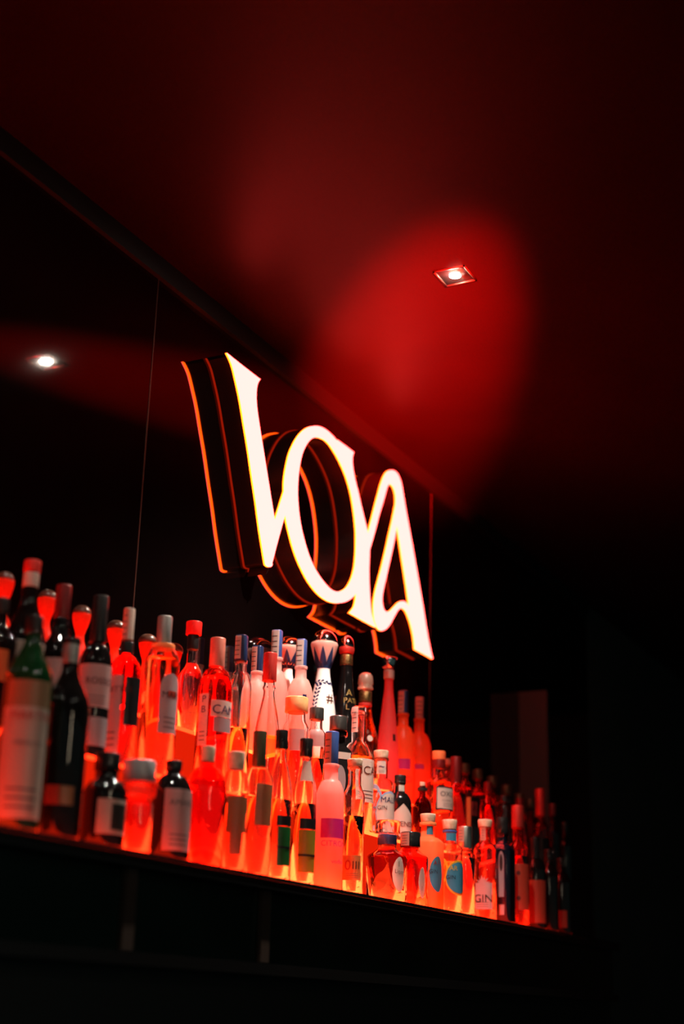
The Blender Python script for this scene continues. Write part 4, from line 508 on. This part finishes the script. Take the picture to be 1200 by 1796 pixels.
            lathe(bm, [(zc, rc*.8), (zc + h*.1, rc*.95), (zc + h*.3, rc), (zc + h*.36, rc*.96)]); finish('stopper_collar', bm, 'red_foil', root)
            bm = bmesh.new(); z2 = zc + h*.36; lathe(bm, [(z2 + (H - z2)*math.sin(a*PI/20), rc*.95*math.cos(a*PI/20) + .0005) for a in range(0, 11)]); finish('stopper_dome', bm, 'chrome', root)
        elif cm == 'crystal':
            lathe(bm, [(zc, rc*.7), (zc + h*.12, rc), (zc + h*.3, rc*.82), (zc + h*.36, rc*.95), (zc + h*.8, rc*.85), (zc + h*.95, rc*.6), (H, rc*.25)], seg=12); finish('stopper', bm, pbsdf('crystal_stopper', (.8, .55, .42), .25, Transmission_Weight=.6), root, .2)
        elif cm == 'flare':
            lathe(bm, [(zc, rc*.72), (zc + h*.3, rc*.8), (zc + h*.7, rc*.98), (H - .001, rc), (H, rc*.94)]); finish('stopper', bm, 'chrome', root)
        elif cm == 'dark_knob':
            lathe(bm, [(zc, rc*1.25)] + [(zc + h*(.2 + .8*math.sin(a*PI/16)), rc*1.25*math.cos(a*PI/16) + .0006) for a in range(0, 9)]); finish('stopper_knob', bm, cm, root)
        elif cm == 'cork':
            lathe(bm, [(zc, rc*.88), (zc + .001, rc*.9), (H - .003, rc), (H - .0008, rc*.98), (H, rc*.93)]); finish('cork', bm, cm, root)
        else:
            lathe(bm, [(zc, rc*.97), (zc + .001, rc), (zc + h*.45, rc*.985), (H - .002, rc), (H - .0006, rc*.97), (H, rc*.92)], cn, .2 if cn > 2 else 0)
            finish('cap' if cm != 'clear_stopper' else 'stopper', bm, cm, root)
    # labels
    thc = math.atan2(-s['Y'], -s['X'])
    def pt(a, z, off):
        r = surf(z)
        cn = cap[3] if cap and len(cap) > 3 and z >= zc else None
        sc = shape_r(thc + a, cn, .2) if cn else (shape_r(thc + a, n, yaw) if z < zc else 1)
        r = r*sc + off
        return (r*math.cos(thc + a), r*math.sin(thc + a), z)
    def patch(bm, f_lo, f_hi, a0, a1, off, nc=14, nr=5):
        cols = []
        for i in range(nc + 1):
            t = i/nc; a = a0 + (a1 - a0)*t; lo, hi = f_lo(t), f_hi(t)
            cols.append([bm.verts.new(pt(a, lo + (hi - lo)*j/nr, off)) for j in range(nr + 1)])
        for i in range(nc):
            for j in range(nr): bm.faces.new([cols[i][j], cols[i+1][j], cols[i+1][j+1], cols[i][j+1]])
    for L in s.get('labels', []):
        z0, z1 = min(L['z']), max(L['z']); a0, a1 = ang(L['u'][0]), ang(L['u'][1]); off = L.get('off', .0006); zm = (z0 + z1)/2; hh = (z1 - z0)/2
        host = None
        nm = 'tax_stamp' if (L['m'] or '').startswith('stamp') else 'label'
        if L['m'] and 'leaves' not in L:
            bm = bmesh.new()
            if 'oval' in L: patch(bm, lambda t: zm - hh*math.sqrt(max(0, 1 - (2*t - 1)**2)), lambda t: zm + hh*math.sqrt(max(0, 1 - (2*t - 1)**2)), a0, a1, off, 24)
            elif 'diamond' in L: patch(bm, lambda t: zm - hh*(1 - abs(2*t - 1)) , lambda t: zm + hh*(1 - abs(2*t - 1)), a0, a1, off, 16)
            elif 'arch' in L: patch(bm, lambda t: z0, lambda t: z1 - hh*.45*(1 - math.sqrt(max(0, 1 - (2*t - 1)**2))), a0, a1, off, 20)
            elif 'ring' in L:
                am, ah = (a0 + a1)/2, (a1 - a0)/2
                for i in range(28):
                    q = []
                    for b in (i, i + 1):
                        for k in (1, .78): q.append(bm.verts.new(pt(am + ah*k*math.cos(2*PI*b/28), zm + hh*k*math.sin(2*PI*b/28), off)))
                    bm.faces.new([q[0], q[2], q[3], q[1]])
                for k in range(3):
                    th = k*PI/3
                    for sgn in (1,):
                        q = [bm.verts.new(pt(am + ah*(.8*c*math.cos(th) - .05*w*math.sin(th)), zm + hh*(.8*c*math.sin(th) + .05*w*math.cos(th)), off)) for c, w in ((-1, -1), (1, -1), (1, 1), (-1, 1))]
                        bm.faces.new(q)
                bmesh.ops.remove_doubles(bm, verts=bm.verts[:], dist=1e-6)
            else: patch(bm, lambda t: z0, lambda t: z1, a0, a1, off)
            bmesh.ops.remove_doubles(bm, verts=bm.verts[:], dist=1e-6)
            host = finish(nm, bm, L['m'], root)
            if L['m'].startswith('stamp') and hh > .008:      # printed lines on the tax stamp
                bm = bmesh.new(); aw = a1 - a0
                for k in range(4):
                    zz = z0 + hh*(.3 + .4*k)
                    patch(bm, lambda t: zz, lambda t: zz + hh*.07, a0 + aw*.2, a1 - aw*.2, off + .0003, 4, 1)
                finish('print', bm, 'grey_ink', host)
            elif nm == 'label' and 'text' in L and hh > .012 and 'oval' not in L and 'diamond' not in L:
                bm = bmesh.new(); aw = a1 - a0
                for k in range(3):
                    zz = z0 + hh*(.18 + .16*k)
                    patch(bm, lambda t: zz, lambda t: zz + hh*.035, a0 + aw*.22, a1 - aw*.2, off + .0003, 8, 1)
                finish('print', bm, 'grey_ink', host)
        if 'leaves' in L:
            bm = bmesh.new()
            def leaf(a, z, dirn, ln=.0095, w=.0036):
                r = surf(z); q = []
                for k in range(8):
                    th = 2*PI*k/8; ex, ey = ln*.5*(1 + math.cos(th)), w*math.sin(th)*(.6 + .4*math.cos(th))
                    dx, dz = ex*math.cos(dirn) - ey*math.sin(dirn), ex*math.sin(dirn) + ey*math.cos(dirn)
                    q.append(bm.verts.new(pt(a + dx/r, z + dz, .0006)))
                bm.faces.new(q)
            zz0, zz1 = .06, min(L['z'][0], L['z'][1], zc) ; zz1 = max(z0, z1); zz1 = zc - .045
            for base in (-.15, 2.1, -2.4):
                N = 17
                for k in range(N):
                    t = k/N; z = .07 + (zz1 - .07)*t; a = base - .55*math.sin(t*2.6)
                    d = PI/2 + .2*math.cos(t*2.6)
                    leaf(a, z, d + .9); leaf(a, z + .002, d - .9)
            for k in range(12):
                a = -1.3 + k*.5; leaf(a, zz1 + .003*math.sin(k), .5); leaf(a + .2, zz1 + .001, -.4)
            finish('painted_leaves', bm, 'navy_ink', root)
        if L.get('inset'):
            bm = bmesh.new(); aw = a1 - a0; patch(bm, lambda t: z0 + hh*.25, lambda t: z1 - hh*.25, a0 + aw*.42, a1 - aw*.05, off + .0004); finish('picture', bm, L['inset'], host)
        if L.get('flower'):
            bm = bmesh.new(); am = a0 + (a1 - a0)*.55; r = surf(zm)
            for k in range(14):
                th = PI*(k + .5)/14
                c = [(0, .0), (.5, .07), (1, 0), (.5, -.07)]; ln = .02*(.8 + .4*(k % 2))
                bm.faces.new([bm.verts.new(pt(am + ln*(x*math.cos(th) - y*math.sin(th))/r, z1 - .004 + ln*(x*math.sin(th) + y*math.cos(th)), off + .0006)) for x, y in c])
            finish('flower_print', bm, 'pink_paper', host)
        if L.get('dots'):
            bm = bmesh.new(); am = (a0 + a1)/2
            for q in (.25, .8):
                zz = z0 + 2*hh*q
                bm.faces.new([bm.verts.new(pt(am + .2*math.cos(2*PI*k/16), zz + .006*math.sin(2*PI*k/16), off + .0005)) for k in range(16)])
            finish('dot_print', bm, 'wine_ink', host)
        for txt, z, uc, size, m in L.get('text', []):
            me = make_text(txt, size, len(txt) > 3); ac = ang(uc)
            bm = bmesh.new(); bm.from_mesh(me); bpy.data.meshes.remove(me)
            bmesh.ops.subdivide_edges(bm, edges=[e for e in bm.edges if e.calc_length() > .004], cuts=2)
            rz = surf(z)*(shape_r(thc + ac, n, yaw) if z < zc else 1)
            for v in bm.verts: v.co = Vector(pt(ac + v.co.x/rz, z + v.co.y, off + .0008))
            finish('lettering', bm, m, host or root)
    return root
for s in BOTTLES: build_bottle(s)
